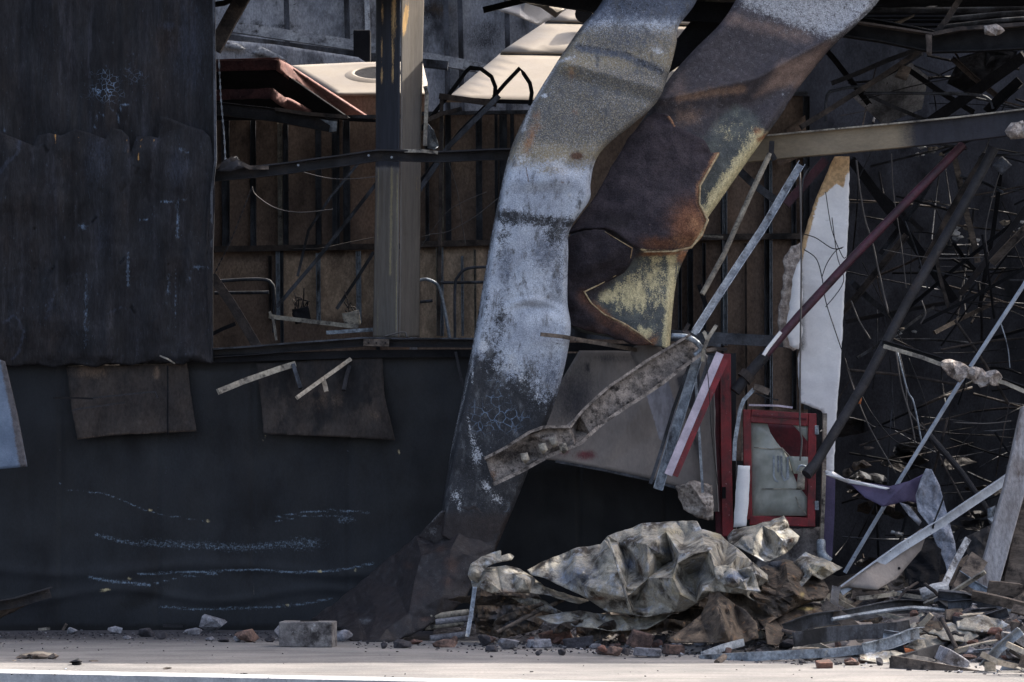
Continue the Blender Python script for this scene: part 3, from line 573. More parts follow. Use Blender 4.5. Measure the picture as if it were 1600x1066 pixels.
# diagonal braces and bent tubes inside the opening
tu = P_tube(.032)
def brace(label, mk, pts, d=.03, **k): return rod('brace', label, 'brace', M[mk], pts, P_box(d, d*.8), group='loose braces in the window opening', **k)
brace('long dark brace slanting from the upper rail to the pale lower stud', 'stud', [(592, 282, 1.6), (500, 400, 1.6), (432, 480, 1.6)])
brace('thin kinked brace left of the long dark brace', 'stud', [(560, 255, 2.0), (515, 310, 2.0), (482, 360, 2.0), (465, 432, 2.0)], .022)
brace('short dark brace ending beside the column foot', 'stud', [(584, 394, 1.5), (558, 435, 1.5), (526, 483, 1.5)], .026)
brace('thick charred diagonal brace in the lower left corner of the opening', 'rustbar', [(332, 432, .9), (362, 475, .9), (404, 545, .9)], .075)
brace('black brace rising behind the column to its right', 'stud', [(640, 320, 1.2), (700, 230, 1.2), (780, 150, 1.2)], .04)
brace('dark stub brace above the blocked lower left corner', 'black', [(332, 522, .8), (348, 514, .8), (368, 506, .8)], .03)
brace('pale flat bar lying across the foot of the lighter board', 'pale', [(420, 494, 1.2), (440, 497, 1.2), (560, 511, 1.2)], .035)
brace('upright pale stub at the left end of the flat bar', 'pale', [(421, 487, 1.15), (427, 500, 1.15), (432, 532, 1.15)], .02)
brace('grey ledge bar under the wiring tangle', 'galv', [(510, 520, 1.0), (600, 514, 1.0)], .03)
def tube(label, mk, pts, d=.03, cat='tube', name='bent_tube', group='bent tubes in the burnt hall', curve=8, **k): return rod(name, label, cat, M[mk], pts, P_tube(d), group=group, curve=curve, **k)
tube('bent dark tube ending in a curl left of the lighter lower board', 'stud', [(335, 440, 1.9), (380, 437, 1.9), (412, 437, 1.9), (424, 443, 1.9), (428, 458, 1.9), (428, 520, 1.9)])
tube('straight dark tube under the curled tube on the left', 'stud', [(335, 458, 1.9), (420, 457, 1.9)], .03)
tube('bent grey tube springing right from the column foot', 'galv', [(656, 438, 1.6), (668, 437, 1.6), (684, 446, 1.6), (692, 470, 1.6), (703, 530, 1.6)], .028)
tube('hooped tube beside the foot of the pale strip', 'stud', [(711, 530, 1.5), (711, 450, 1.5), (716, 432, 1.5), (730, 420, 1.5), (760, 417, 1.5)], .024)
tube('short level tube linking the posts beside the pale strip', 'stud', [(688, 442, 1.7), (756, 441, 1.7)], .026)
tube('second short level tube low beside the column', 'stud', [(656, 472, 1.7), (676, 470, 1.7)], .026)
# handrail on the partition head
hr = empty('hooped_handrail', 'black hooped handrail standing out against the cream roof', 'handrail', V(740, 200, 1.9))
rod('hoop', None, None, M['black'], [(640, 224, 1.9), (700, 150, 1.9), (728, 112, 1.9), (735, 106, 1.9), (752, 108, 1.9), (768, 120, 1.9), (774, 136, 1.9), (773, 152, 1.9)], P_tube(.034), parent=hr)
rod('hoop', None, None, M['black'], [(771, 152, 1.9), (790, 130, 1.9), (812, 107, 1.9), (818, 115, 1.9), (828, 130, 1.9), (831, 145, 1.9), (828, 165, 1.9)], P_tube(.034), parent=hr)
rod('stay', None, None, M['black'], [(773, 152, 1.9), (720, 205, 1.9), (656, 285, 1.9)], P_tube(.034), parent=hr)
rod('top_rail', 'brown flat rail with a broken end in front of the black hoops', 'rail', M['rustbar'], [(686, 150, 1.8), (720, 155, 1.8), (776, 163, 1.8)], P_box(.045, .04))
rod('top_rail', 'black cap rail running to the pale strip below the hoops', 'rail', M['black'], [(690, 152, 2.0), (760, 158, 2.0), (840, 160, 2.0)], P_box(.03, .06))
rod('post', 'tall thin brown post right of the column', 'post', M['rustbar'], [(690, 148, 1.8), (689, 260, 1.8), (685, 525, 1.8)], P_box(.03, .03))
rod('brace', 'brown angle brace below the hoops beside the column', 'brace', M['rustbar'], [(662, 190, 1.7), (690, 178, 1.7), (722, 170, 1.7)], P_box(.035, .03))
sheet('crushed_foil', 'crushed shiny foil wedged behind the column', 'foil', M['galv'], [(666, 190, 2.2), (678, 204, 2.1), (686, 228, 2.2), (680, 234, 2.15), (668, 232, 2.2)], nrand=6, amp=.05, sol=.003)
rod('lath', 'small broken lath lying on the upper rail by the column', 'lath', M['pale'], [(632, 236, -.05), (660, 236, -.08), (684, 239, -.05)], P_box(.025, .02))
# kiosk roof (pink gable) in front of the rear wall
kr = empty('pink_gable_roof', 'pink-edged overhanging roof with black soffit behind the charred cladding', 'roof', V(440, 185, 2.4))
sheet('front_fascia', None, None, M['pinkd'], [(322, 96, 2.4), (434, 93, 2.4), (436, 109, 2.4), (322, 112, 2.4)], sol=.03, parent=kr)
sheet('side_fascia', None, None, M['pinkb'], [(434, 93, 2.38), (446, 99, 2.5), (577, 184, 3.2), (548, 186, 3.2), (434, 110, 2.38)], sol=.03, parent=kr)
sheet('soffit_shade', None, None, M['black'], [(322, 112, 2.45), (436, 109, 2.45), (548, 186, 2.8), (322, 186, 2.9)], sol=.02, parent=kr)  # black sheet stands in for the shade under the overhang
sheet('top_sheet', None, None, M['pinkd'], [(322, 94, 2.42), (434, 91, 2.42), (446, 97, 2.55), (440, 97, 3.6), (322, 97, 3.6)], sol=.01, parent=kr)
kr = empty('pink_lower_ledge', 'broken lower ledge with flaking pink boards under the gable', 'ledge', V(440, 178, 2.2))
sheet('front_board', None, None, M['pinkd'], [(322, 141, 2.2), (424, 138, 2.2), (428, 154, 2.2), (322, 157, 2.2)], sol=.03, parent=kr, jag=1)
sheet('side_board', None, None, M['pinkb'], [(424, 138, 2.18), (434, 146, 2.25), (488, 175, 2.7), (448, 170, 2.6), (436, 164, 2.3), (426, 155, 2.18)], sol=.03, parent=kr, jag=.8)
rod('ledge_channel', 'sooty steel channel with a bright torn end below the pink ledge', 'channel', M['sootsteel'], [(325, 168, 1.9), (430, 180, 1.9), (526, 198, 1.9)], P_U(.11, .06, .006), bev=.003)
rod('channel_lip', 'thin brown cap strip lying along the sooty channel', 'strip', M['rustbar'], [(430, 171, 1.85), (480, 178, 1.85), (543, 183, 1.85)], P_box(.03, .05))
sheet('torn_end', 'bright torn tip at the right end of the sooty channel', 'scrap', M['galv'], [(500, 186, 1.84), (527, 189, 1.84), (526, 205, 1.84), (514, 207, 1.84), (516, 196, 1.84)], sol=.003, jag=1)
rod('rail', 'thin dark cap rail below the cream unit', 'rail', M['black'], [(545, 187, 2.4), (592, 189, 2.4)], P_box(.025, .05))
# cream rooftop unit
ac = empty('rooftop_fan_unit', 'cream rooftop fan unit with a round outlet and three slots', 'fan unit', V(560, 190, 3.4))
sheet('casing_top', None, None, M['cream'], [(452, 104, 4.02), (560, 99, 4.1), (660, 98, 4.1), (668, 132, 3.56), (664, 148, 3.3), (600, 148, 3.3), (528, 149, 3.29), (500, 132, 3.56)], maxlen=.1, sol=.02, parent=ac, soften=1)
sheet('casing_front', None, None, M['brown'], [(528, 149, 3.32), (600, 146, 3.32), (668, 147, 3.32), (664, 200, 3.32), (575, 200, 3.32)], sol=.02, parent=ac)
ring = MB(); c = V(590, 117, 3.75); vs = []; fs = []; n = 40
ux = Vector((1, 0, 0)); uy = (V(587, 99, 4.0)-V(587, 146, 3.3)).normalized(); un = ux.cross(uy)
prof = [(.29, -.005), (.235, .022), (.205, .018), (.19, -.03), (.19, -.12)]
for i in range(n):
    a = 2*math.pi*i/n
    for r_, h in prof: vs.append(c+ux*(r_*math.cos(a))+uy*(r_*.75*math.sin(a))+un*h)
for i in range(n):
    for j in range(len(prof)-1):
        a = i*len(prof)+j; b = ((i+1) % n)*len(prof)+j; fs.append((a, b, b+1, a+1))
ring.add(vs, fs); ring.build('outlet_ring', M['cream'], ac, smooth=True)
disc = MB(); disc.add([c+ux*(.21*math.cos(2*math.pi*i/24))+uy*(.158*math.sin(2*math.pi*i/24))+un*.014 for i in range(24)], [tuple(range(24))]); disc.build('outlet', M['black'], ac)  # black disc stands in for the dark inside of the outlet
for y in (112, 121, 129): rod('slot', None, None, M['black'], [(474+(y-112)*1.5, y+1.5, 4.1-(y-98)*.0163-.015), (528+(y-112)*.8, y-1, 4.1-(y-101)*.0163-.015)], P_box(.007, .012), parent=ac)
# cream sheet roof, sunlit
cr = empty('cream_sheet_roof', 'sunlit cream sheet roof sloping up behind the black hoops', 'roof', V(780, 160, 3.6))
def cry(py): return 3.4+(160-py)/160*2.6
for a, b, xa, xb in ((160, 85, 695, 782), (84, 36, 783, 852), (35, -10, 853, 905)):
    sheet('roof_sheet', None, None, M['cream'], [(xa, a-2, cry(a)), (1130, a+6, cry(a)), (1130, b+6, cry(b)), (xb, b, cry(b))], sol=.02, parent=cr, maxlen=.3)
    rod('seam', None, None, M['stud'], [(xb, b, cry(b)-.03), (1130, b+6, cry(b)-.03)], P_box(.016, .03), parent=cr)
MB().sweep([V(912, 22, 5.2), V(912, 22, 5.0)], P_tube(.16, 16)).build('vent_hole', M['black'], cr)
sheet('white_roof_scrap', 'crumpled bright white sheet hanging at the top left of the strips', 'sheet', M['white'], [(700, -12, 3.0), (812, 2, 3.0), (776, 15, 2.9), (812, 27, 2.9), (842, 40, 3.0), (868, 26, 3.1), (886, 14, 3.2), (900, -12, 3.2)], nrand=8, amp=.06, sol=.006, seed=3)
sheet('white_roof_scrap', 'small peach-tinted scrap of roof lining beside the crumpled white sheet', 'sheet', M['cream'], [(815, 3, 2.8), (858, 10, 2.8), (882, 14, 2.8), (868, 28, 2.8), (845, 12, 2.8)], nrand=3, amp=.04, sol=.005)
rod('roof_beam', 'thin black purlin crossing the white roof scrap', 'beam', M['black'], [(755, 16, 2.6), (812, 2, 2.6), (850, -8, 2.6)], P_box(.05, .05))
rod('roof_beam', 'thick black beam above the gap between the strips', 'beam', M['black'], [(815, -14, .6), (940, 6, .6), (1010, 14, .6), (1150, 22, .6)], P_box(.16, .1), seed=2)
rod('roof_beam', 'brown diagonal beam at the top left beside the charred cladding', 'beam', M['rustbar'], [(394, -30, .7), (360, 30, .7), (334, 78, .7)], P_box(.115, .1), bev=.004)
rod('roof_beam', 'short dark cross beam behind the brown diagonal beam', 'beam', M['black'], [(330, 8, 1.1), (350, 5, 1.1), (372, -4, 1.1)], P_box(.04, .05))
sheet('black_gusset', 'black torn panel filling the gap between the two strips', 'panel', M['black'], [(1060, 58, .8), (1090, 20, .8), (1140, 25, .8), (1160, 60, .8), (1060, 104, .8), (1040, 118, .8), (1048, 70, .8)], sol=.02)
sheet('black_gusset', 'second black panel lower in the gap between the two strips', 'panel', M['black'], [(1045, 66, .85), (1080, 48, .85), (1090, 60, .85), (1080, 88, .85), (1052, 96, .85), (1047, 97, .85)], sol=.02)
rod('roof_trim', 'thin pale trim between the tops of the two strips', 'trim', M['pale'], [(1075, -2, .6), (1110, 3, .6), (1150, 9, .6)], P_box(.02, .03))
# chain and wires in the opening
def wire(label, mk, pts, d=.008, cat='wire', name='wire', group='loose wires', **k): return rod(name, label, cat, M[mk], pts, P_tube(d, 6), group=group, curve=6, smooth=True, **k)
ch = MB()
pts = dens(catmull([V(342, 92, .2), V(345, 150, .2), V(350, 210, .2), V(352, 250, .2)], 6), .022)
for i in range(len(pts)-1): ch.sweep([pts[i], pts[i].lerp(pts[i+1], .95)], P_box(.014 if i % 2 else .006, .006 if i % 2 else .014))
o = ch.build('chain', M['galv']); tag(o, 'thin chain hanging close to the edge of the charred cladding', 'chain')
ch = MB(); pts = dens([V(394, 292, .6), V(381, 325, .6), V(360, 378, .6), V(333, 432, .6)], .022)
for i in range(len(pts)-1): ch.sweep([pts[i], pts[i].lerp(pts[i+1], .95)], P_box(.012 if i % 2 else .005, .006 if i % 2 else .012))
o = ch.build('chain', M['sootsteel']); tag(o, 'slanting sooty chain below the upper rail on the left', 'chain')
wire('pale wire sagging below the upper rail', 'wirel', [(394, 292, .6), (400, 305, .6), (430, 325, .6), (470, 332, .6), (520, 327, .6)])
wire('thin wire sagging from the upper rail towards the column', 'wirel', [(470, 268, .5), (510, 278, .5), (545, 280, .5), (590, 276, .5)], .006)
wire('wire draped along the middle rail left of the column', 'wirel', [(450, 388, 2.7), (500, 388, 2.6), (540, 380, 2.6), (592, 370, 2.5)], .008)
wire('wire running from the column to the post on its right', 'wirel', [(655, 372, 1.4), (675, 366, 1.4), (700, 362, 1.4), (740, 340, 1.4), (778, 310, 1.4)], .006)
wire('fine wire hanging in the bay right of the column', 'wirel', [(700, 250, 1.5), (715, 300, 1.5), (722, 350, 1.5), (728, 384, 1.5)], .006)
wire('fine slanting wire above the hooped tube', 'wirel', [(655, 390, 1.5), (700, 330, 1.5), (760, 300, 1.5)], .005)
wire('curled wire end lying on the sill rail at the column foot', 'wirel', [(600, 526, -.1), (615, 522, -.12), (632, 519, -.1), (636, 527, -.12)], .012)
# tangle of burnt wiring
for i, (cx, cy, lab) in enumerate(((470, 482, 'burnt wiring tangle and melted socket in front of the lighter board'), (548, 488, 'small melted fitting with wires beside the column foot'))):
    t = empty('burnt_wiring', lab, 'wiring', V(cx, cy+25, 1.5)); rnd = random.Random(i+3)
    for k in range(7 if i == 0 else 3):
        p = [(cx+rnd.uniform(-18, 18), cy-30+rnd.uniform(-5, 15) if k < 2 else cy+rnd.uniform(-20, 10), 1.5)]
        for q in range(4): p.append((cx+rnd.uniform(-14, 14), cy+rnd.uniform(-14, 22), 1.5+rnd.uniform(-.05, .05)))
        rod('cable', None, None, M['black' if k % 3 else 'rustbar'], p, P_tube(.010, 6), parent=t, curve=5, smooth=True)
    sheet('melted_box', None, None, M['black' if i == 0 else 'pale'], [(cx-14, cy+2, 1.45), (cx+12, cy-4, 1.42), (cx+16, cy+20, 1.45), (cx-8, cy+24, 1.4)], nrand=5, amp=.03, sol=.02, jag=1, parent=t)
rod('lath', 'rubble and broken lath lying on the left end of the upper rail', 'lath', M['wood'], [(340, 262, -.02), (362, 248, -.05), (390, 262, -.03), (420, 262, -.03)], P_box(.03, .03))
sheet('metal_scrap', 'grey torn scrap propped on the left end of the upper rail', 'scrap', M['sootsteel'], [(338, 268, -.06), (350, 250, -.08), (370, 244, -.04), (382, 262, -.06), (360, 268, -.08)], nrand=3, amp=.03, sol=.004)
# ================================================================ boards and bits on the blue wall
o = sheet('scorched_flap', 'left scorched brown board hanging on the blue wall', 'board', M['boardflap'], [(104, 572, -.05), (180, 570, -.05), (292, 568, -.06), (299, 620, -.08), (307, 674, -.12), (180, 680, -.13), (121, 687, -.13), (112, 640, -.1)], maxlen=.03, sol=.012, jag=.5, noise_amp=.01)
paint(o, tan=[('b', 140, 582, 40, 14, .6), ('b', 245, 583, 7, 12, .8), ('l', [(121, 686), (180, 678), (305, 673)], 2, .6)], soot=[('b', 200, 640, 60, 30, .35), ('l', [(262, 572), (262, 680)], 2, .8)])
o = sheet('scorched_flap', 'right scorched brown board hanging below the column', 'board', M['boardflap'], [(400, 568, -.05), (500, 562, -.05), (597, 558, -.06), (601, 620, -.1), (618, 688, -.13), (560, 684, -.13), (412, 678, -.13), (407, 620, -.08)], maxlen=.03, sol=.012, jag=.5, noise_amp=.01, seed=5)
paint(o, tan=[('b', 500, 625, 50, 25, .4), ('b', 585, 650, 20, 20, .35)], soot=[('b', 490, 650, 90, 30, .4), ('b', 578, 625, 6, 12, .8), ('b', 494, 617, 10, 8, .7), ('b', 550, 580, 40, 20, .6)])
def stick(label, mk, pts, w_, h, name='broken_lath', cat='lath', **k): return rod(name, label, cat, M[mk], pts, P_box(w_, h), **k)
stick('pale thick lath jutting out left of the right scorched board', 'pale', [(341, 612, -.5), (380, 596, -.35), (432, 578, -.2), (461, 569, -.1)], .045, .03, wob=.004)
stick('dark stub hanging from the tip of the pale thick lath', 'stud', [(458, 569, -.14), (464, 588, -.16), (470, 607, -.2)], .03, .03)
stick('pale split lath with a torn tag, across the right scorched board', 'palewood', [(464, 622, -.5), (500, 596, -.35), (547, 562, -.1)], .03, .03, wob=.004)
stick('short pale tag hanging from the split lath', 'palewood', [(505, 593, -.34), (508, 603, -.34), (510, 612, -.36)], .035, .012)
stick('faint dark stub right of the split lath', 'sootsteel', [(546, 572, -.1), (541, 590, -.16), (537, 610, -.2)], .03, .03)
stick('charred rod across the left scorched board', 'black', [(84, 622, -.5), (120, 622, -.4), (145, 623, -.35)], .014, .014)
stick('thin bent grey rod continuing across the left scorched board', 'sootsteel', [(145, 622, -.35), (200, 616, -.3), (243, 612, -.25), (246, 622, -.25)], .012, .012)
stick('second thin rod low on the left scorched board', 'sootsteel', [(112, 642, -.35), (122, 639, -.35), (195, 629, -.2)], .012, .012)
stick('small tan splinter above the left scorched board', 'pale', [(250, 556, -.22), (262, 561, -.25), (273, 568, -.22)], .012, .012)
stick('black hanging strap beside the left scorched board', 'black', [(262, 572, -.15), (262, 610, -.16), (262, 680, -.16)], .012, .008)
stick('thin brown strap beside the pale strip at the wall top', 'sootsteel', [(712, 550, -.1), (718, 580, -.12), (724, 606, -.12)], .02, .02)
stick('charred rod crossing the pale strip below the yellow strip', 'wood', [(845, 523, -1.15), (880, 527, -1.1), (940, 537, -.8), (1000, 548, -.5)], .03, .03, wob=.006)
p = sheet('hanging_blue_panel', 'pale blue panel with grey edge hanging at the far left', 'panel', M['bluepanel'], [(-40, 560, -.6), (0, 562, -.6), (8, 565, -.6), (28, 650, -.6), (43, 729, -.62), (0, 733, -.62), (-40, 734, -.62)], sol=.03, maxlen=.04)
paint(p, edge=[('l', [(6, 560), (24, 650), (38, 735)], 9, .8)])
lg = empty('charred_trough', 'charred trough end sticking in at the lower left', 'trough', V(20, 965, -.9))
rod('trough', None, None, M['sootsteel'], [(-40, 944, -1.2), (20, 934, -1.1), (76, 918, -1.0)], P_L(.08, .12, .01), parent=lg)
sheet('trough_side', None, None, M['wood'], [(-40, 950, -1.1), (10, 940, -1.1), (76, 928, -1.0), (50, 942, -.95), (0, 966, -.95), (-40, 980, -.95)], sol=.01, parent=lg, jag=1, nrand=4, amp=.03)
paint(bpy.context.scene.objects['trough'], ash=[('b', 10, 940, 20, 5, .5)])
# ================================================================ the two fallen sheet strips
def d1(x, y, u, v):
    d = 0
    d += -.03*math.exp(-(((y-285)/12)**2))*math.exp(-((x-845)/60)**2)
    d += .03*math.exp(-(((y-262)/10)**2))*math.exp(-((x-895)/25)**2)
    d += -.035*math.exp(-(((x-865)/28)**2+((y-268)/18)**2)) + .035*math.exp(-(((x-850)/40)**2+((y-478)/12)**2))
    d += -.03*math.exp(-(((y-470-(x-830)**2/160)/6)**2))*math.exp(-((x-835)/40)**2)
    yy = 95+(x-870)*.28
    d += -.035*math.exp(-abs(y-yy)/9)+.02*math.exp(-((y-yy-22)/10)**2)
    d += .12*math.exp(-((u)/.035)**2)+.05*math.exp(-((1-u)/.03)**2)
    d += .03*math.exp(-(((y-745)/30)**2))
    return d
L1 = [(962, -60, -.75), (942, 0, -.75), (908, 42, -.8), (872, 95, -.85), (838, 150, -.9), (812, 200, -.95), (795, 245, -1.0), (781, 305, -1.02), (768, 370, -1.03), (758, 430, -1.03), (746, 500, -1.03), (737, 550, -1.03), (724, 610, -1.05), (712, 670, -1.08), (701, 730, -1.1), (692, 790, -1.12), (688, 835, -1.12)]
R1 = [(1110, -60, -.7), (1087, 2, -.7), (1060, 40, -.75), (1056, 70, -.78), (1043, 118, -.8), (1026, 158, -.85), (992, 190, -.9), (950, 224, -.93), (930, 250, -.95), (922, 285, -.96), (920, 312, -.96), (890, 358, -.97), (887, 400, -.97), (886, 470, -.97), (891, 515, -.98), (880, 580, -1.0), (862, 640, -1.03), (838, 700, -1.06), (812, 768, -1.1), (790, 820, -1.12), (765, 880, -1.15)]
s1 = strip('fallen_strip', 'long grey and black scorched metal strip twisting down to the pavement', 'metal strip', M['strip1'], L1, R1, 60, 330, sol=.012, disp=d1, bump=.006, seed=2, bow=.03)
dk = [(700, 560), (745, 545), (800, 560), (850, 600), (880, 560), (900, 600), (800, 900), (650, 900), (650, 600)]
paint(s1,
 tan=[('y', 40, 262, 22, .72), ('b', 800, 225, 16, 40, .5), ('b', 860, 265, 40, 12, .55), ('b', 905, 262, 20, 16, .5)],
 grain=[('y', 100, 232, 20, .55), ('b', 960, 60, 80, 40, .55), ('b', 870, 400, 40, 60, .25), ('b', 800, 620, 70, 30, .2)],
 yel=[('b', 895, 118, 26, 20, .62), ('b', 960, 45, 60, 14, .45), ('b', 1010, 80, 30, 14, .45), ('b', 930, 190, 60, 30, .42)],
 rust=[('b', 828, 218, 10, 34, .62, 15), ('b', 840, 200, 12, 12, .5), ('b', 893, 116, 8, 14, .6), ('b', 838, 180, 10, 12, .5), ('b', 900, 175, 8, 8, .45)],
 mid=[('y', -60, 38, 22, .8), ('b', 1000, 60, 90, 40, .5), ('l', [(905, 75), (970, 85), (1030, 110)], 9, .7), ('b', 840, 300, 44, 16, .22), ('b', 870, 290, 30, 20, .25), ('b', 790, 420, 14, 60, .6), ('b', 855, 395, 40, 40, .62), ('b', 880, 640, 30, 50, .6), ('b', 860, 590, 26, 50, .6), ('b', 870, 430, 14, 60, .5), ('p', dk, 60, .3)],  # right side of the lower band gets painted shading
 soot=[('l', [(775, 335), (800, 338), (850, 346), (905, 352)], 12, .78), ('b', 800, 342, 26, 14, .8), ('b', 868, 366, 28, 26, .66), ('b', 880, 410, 12, 40, .45), ('b', 785, 370, 14, 26, .5), ('l', [(790, 345), (780, 400)], 8, .45), ('b', 783, 500, 14, 36, .62), ('b', 770, 530, 20, 30, .55), ('b', 760, 470, 8, 60, .45), ('b', 872, 560, 9, 40, .3),
   ('p', [(640, 575), (745, 552), (775, 548), (790, 590), (830, 575), (845, 620), (905, 600), (905, 1000), (600, 1000)], 40, 1.0), ('l', [(1000, 95), (1045, 118)], 8, .5), ('l', [(905, 70), (985, 84)], 5, .48), ('b', 980, 10, 60, 16, .45), ('l', [(944, 0), (872, 95), (812, 200), (795, 245), (781, 305), (758, 430), (737, 550)], 4.5, .62), ('b', 800, 420, 3, 3, -.2)],
 white=[('b', 755, 541, 11, 12, .8), ('l', [(741, 545), (738, 600)], 2, .5), ('b', 891, 305, 4, 4, .9), ('b', 851, 150, 5, 4, .9), ('l', [(896, 90), (872, 98), (830, 170), (818, 205)], 4, .55), ('b', 1028, 80, 14, 8, .62, 15), ('b', 800, 575, 30, 12, .52), ('b', 800, 563, 10, 20, .55), ('b', 815, 590, 10, 14, .5), ('l', [(731, 650), (738, 690)], 2.2, .45), ('b', 740, 690, 7, 16, .5, -12), ('b', 745, 712, 9, 16, .62), ('b', 713, 775, 9, 10, .55), ('b', 718, 790, 4, 12, .5), ('b', 760, 760, 8, 12, .6, -30), ('b', 776, 780, 12, 8, .48, 40), ('l', [(760, 345), (742, 480)], 2, .4), ('b', 835, 465, 40, 8, .3), ('l', [(795, 255), (787, 320)], 3, .45), ('b', 815, 248, 20, 10, .48), ('b', 875, 255, 16, 12, .52), ('l', [(740, 560), (700, 730)], 2, .46), ('l', [(836, 625), (840, 615)], 1.5, .8)],
 crack=[('b', 770, 640, 55, 60, .66), ('b', 800, 660, 40, 30, .75), ('b', 775, 600, 50, 20, .5), ('b', 790, 790, 14, 20, .5)],
 brown=[('y', 800, 1000, 18, .85)],
 spot=[('b', 901, 244, 13, 7, .95), ('l', [(822, 262), (826, 285)], 1.5, .7), ('b', 878, 285, 6, 3, .6), ('b', 923, 296, 3, 10, .7)])
# the foot of the strip, folded out over the pavement
ft = sheet('flattened_sheet', 'brown-black flattened foot of the grey strip fanned out on the pavement', 'metal sheet', M['strip1'],
 [(690, 800, -1.1), (668, 822, -1.0), (640, 850, -.85), (600, 880, -.7), (560, 915, -.6), (525, 943, -.55), (488, 968, -.5), (510, 975, -.8), (540, 985, -1.15), (548, 1003, -1.5), (590, 1004, -1.62), (625, 1000, -1.55), (660, 985, -1.5), (700, 958, -1.4), (725, 942, -1.35), (738, 915, -1.3), (748, 880, -1.25), (765, 875, -1.17), (785, 825, -1.1), (740, 790, -1.14)],
 pts=[(660, 870, -1.2), (700, 900, -1.32), (680, 850, -1.02), (620, 920, -1.0), (590, 960, -1.2), (560, 960, -.9), (640, 960, -1.45), (705, 860, -1.28), (720, 830, -1.1), (735, 870, -1.25), (650, 905, -1.25), (605, 985, -1.5), (690, 935, -1.42)],
 maxlen=.03, sol=.02, jag=1.6, noise_amp=.012, nsc=9, seed=6, folds=(.010, .2, 60))
paint(ft, soot=[('c', 1.0)], brown=[('c', .6), ('b', 700, 870, 40, 30, .8)], rust2=[('b', 705, 885, 16, 24, .6), ('b', 700, 910, 10, 20, .62), ('b', 650, 930, 30, 20, .4), ('b', 665, 968, 12, 5, .7), ('b', 640, 885, 14, 10, .5), ('b', 690, 860, 12, 12, .55)], rust=[('b', 700, 946, 7, 3, .9)], white=[('b', 572, 972, 14, 7, .62), ('b', 676, 830, 8, 10, .6, 30), ('l', [(690, 800), (665, 822)], 2, .7), ('b', 540, 990, 12, 8, .5)])
# second strip
def d2(x, y, u, v):
    yf = 155-(x-1040)*.22 if x < 1180 else 124-(x-1180)*.55
    t = (y-yf)
    d = -.10*math.exp(-abs(t)/16)+.06*math.exp(-((t-40)/22)**2)*(1 if x > 1120 else .4)
    d += .06*math.exp(-((1-u)/.03)**2)+.04*math.exp(-((u)/.03)**2)
    d += -.03*math.exp(-((y-400)/12)**2)*math.exp(-((x-1060)/60)**2)
    return d
L2 = [(1175, -60, -.3), (1150, 0, -.32), (1125, 38, -.38), (1085, 78, -.42), (1050, 118, -.46), (1015, 172, -.52), (985, 215, -.56), (958, 258, -.6), (925, 318, -.62), (890, 372, -.65), (888, 430, -.68), (888, 505, -.7), (945, 525, -.7)]
R2 = [(1412, -60, -.1), (1372, 2, -.12), (1338, 38, -.18), (1300, 72, -.24), (1262, 118, -.3), (1240, 148, -.34), (1218, 182, -.38), (1190, 220, -.42), (1160, 262, -.46), (1128, 308, -.5), (1100, 348, -.54), (1078, 385, -.58), (1060, 425, -.62), (1052, 470, -.66), (1046, 545, -.7)]
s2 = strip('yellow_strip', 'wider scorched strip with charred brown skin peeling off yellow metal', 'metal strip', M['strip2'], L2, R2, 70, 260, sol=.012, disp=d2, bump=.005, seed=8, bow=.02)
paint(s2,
 char=[('p', [(1130, -60), (1420, -60), (1200, 215), (1180, 195), (1150, 170), (1105, 215), (960, 260), (1060, 100)], 22, 1.0), ('b', 1155, 190, 40, 26, -.5), ('p', [(880, 300), (1000, 180), (1080, 300), (1000, 400), (880, 520)], 14, .9)],
 edge=[('b', 1210, 90, 60, 40, .2)],
 glow=[('l', [(1060, 154), (1100, 146), (1160, 139)], 8, .75), ('b', 1075, 185, 30, 20, .6)],  # warm sunlit tone painted together with rust along the fold
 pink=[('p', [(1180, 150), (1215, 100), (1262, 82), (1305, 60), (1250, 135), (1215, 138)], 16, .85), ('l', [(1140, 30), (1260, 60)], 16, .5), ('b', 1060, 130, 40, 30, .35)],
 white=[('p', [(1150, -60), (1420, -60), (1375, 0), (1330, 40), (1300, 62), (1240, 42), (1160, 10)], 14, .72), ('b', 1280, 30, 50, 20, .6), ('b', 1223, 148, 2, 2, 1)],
 yel=[('b', 1140, 205, 40, 26, .36), ('l', [(1190, 212), (1120, 310), (1085, 372)], 16, .85), ('b', 990, 460, 40, 34, .8), ('l', [(1050, 400), (1043, 540)], 10, .85), ('b', 955, 460, 30, 16, .7), ('b', 1010, 520, 26, 16, .7), ('b', 1020, 440, 60, 70, .5), ('b', 1110, 330, 22, 40, .5)],
 rust=[('l', [(1205, 208), (1185, 218)], 6, .7), ('b', 1185, 205, 10, 8, .7), ('b', 1065, 400, 12, 16, .7), ('l', [(985, 398), (1070, 395)], 5, .7), ('l', [(915, 460), (960, 505), (1020, 540)], 8, .62), ('b', 1020, 530, 14, 12, .55)])
sk = sheet('charred_skin', 'large charred brown flap with a yellow torn edge', None, M['charskin'],
 [(1040, 178, -.66), (1046, 182, -.67), (1054, 196, -.68), (1074, 206, -.66), (1098, 218, -.62), (1110, 240, -.58), (1124, 240, -.58), (1108, 268, -.66), (1093, 292, -.72), (1092, 318, -.74), (1107, 344, -.73), (1096, 368, -.74), (1078, 388, -.76), (1050, 393, -.8), (1004, 393, -.86), (990, 384, -.86), (966, 366, -.86), (945, 357, -.84), (915, 358, -.8), (888, 365, -.78), (905, 342, -.76), (925, 316, -.74), (958, 257, -.70), (985, 214, -.66), (1012, 184, -.6), (1025, 176, -.62)],
 pts=[(1020, 260, -.74), (1040, 330, -.86), (980, 320, -.82), (1000, 220, -.7), (1060, 240, -.7), (1075, 365, -.84), (1030, 370, -.9)], maxlen=.025, sol=.03, jag=.9, noise_amp=.02, nsc=5, seed=3, soften=6, parent=s2)
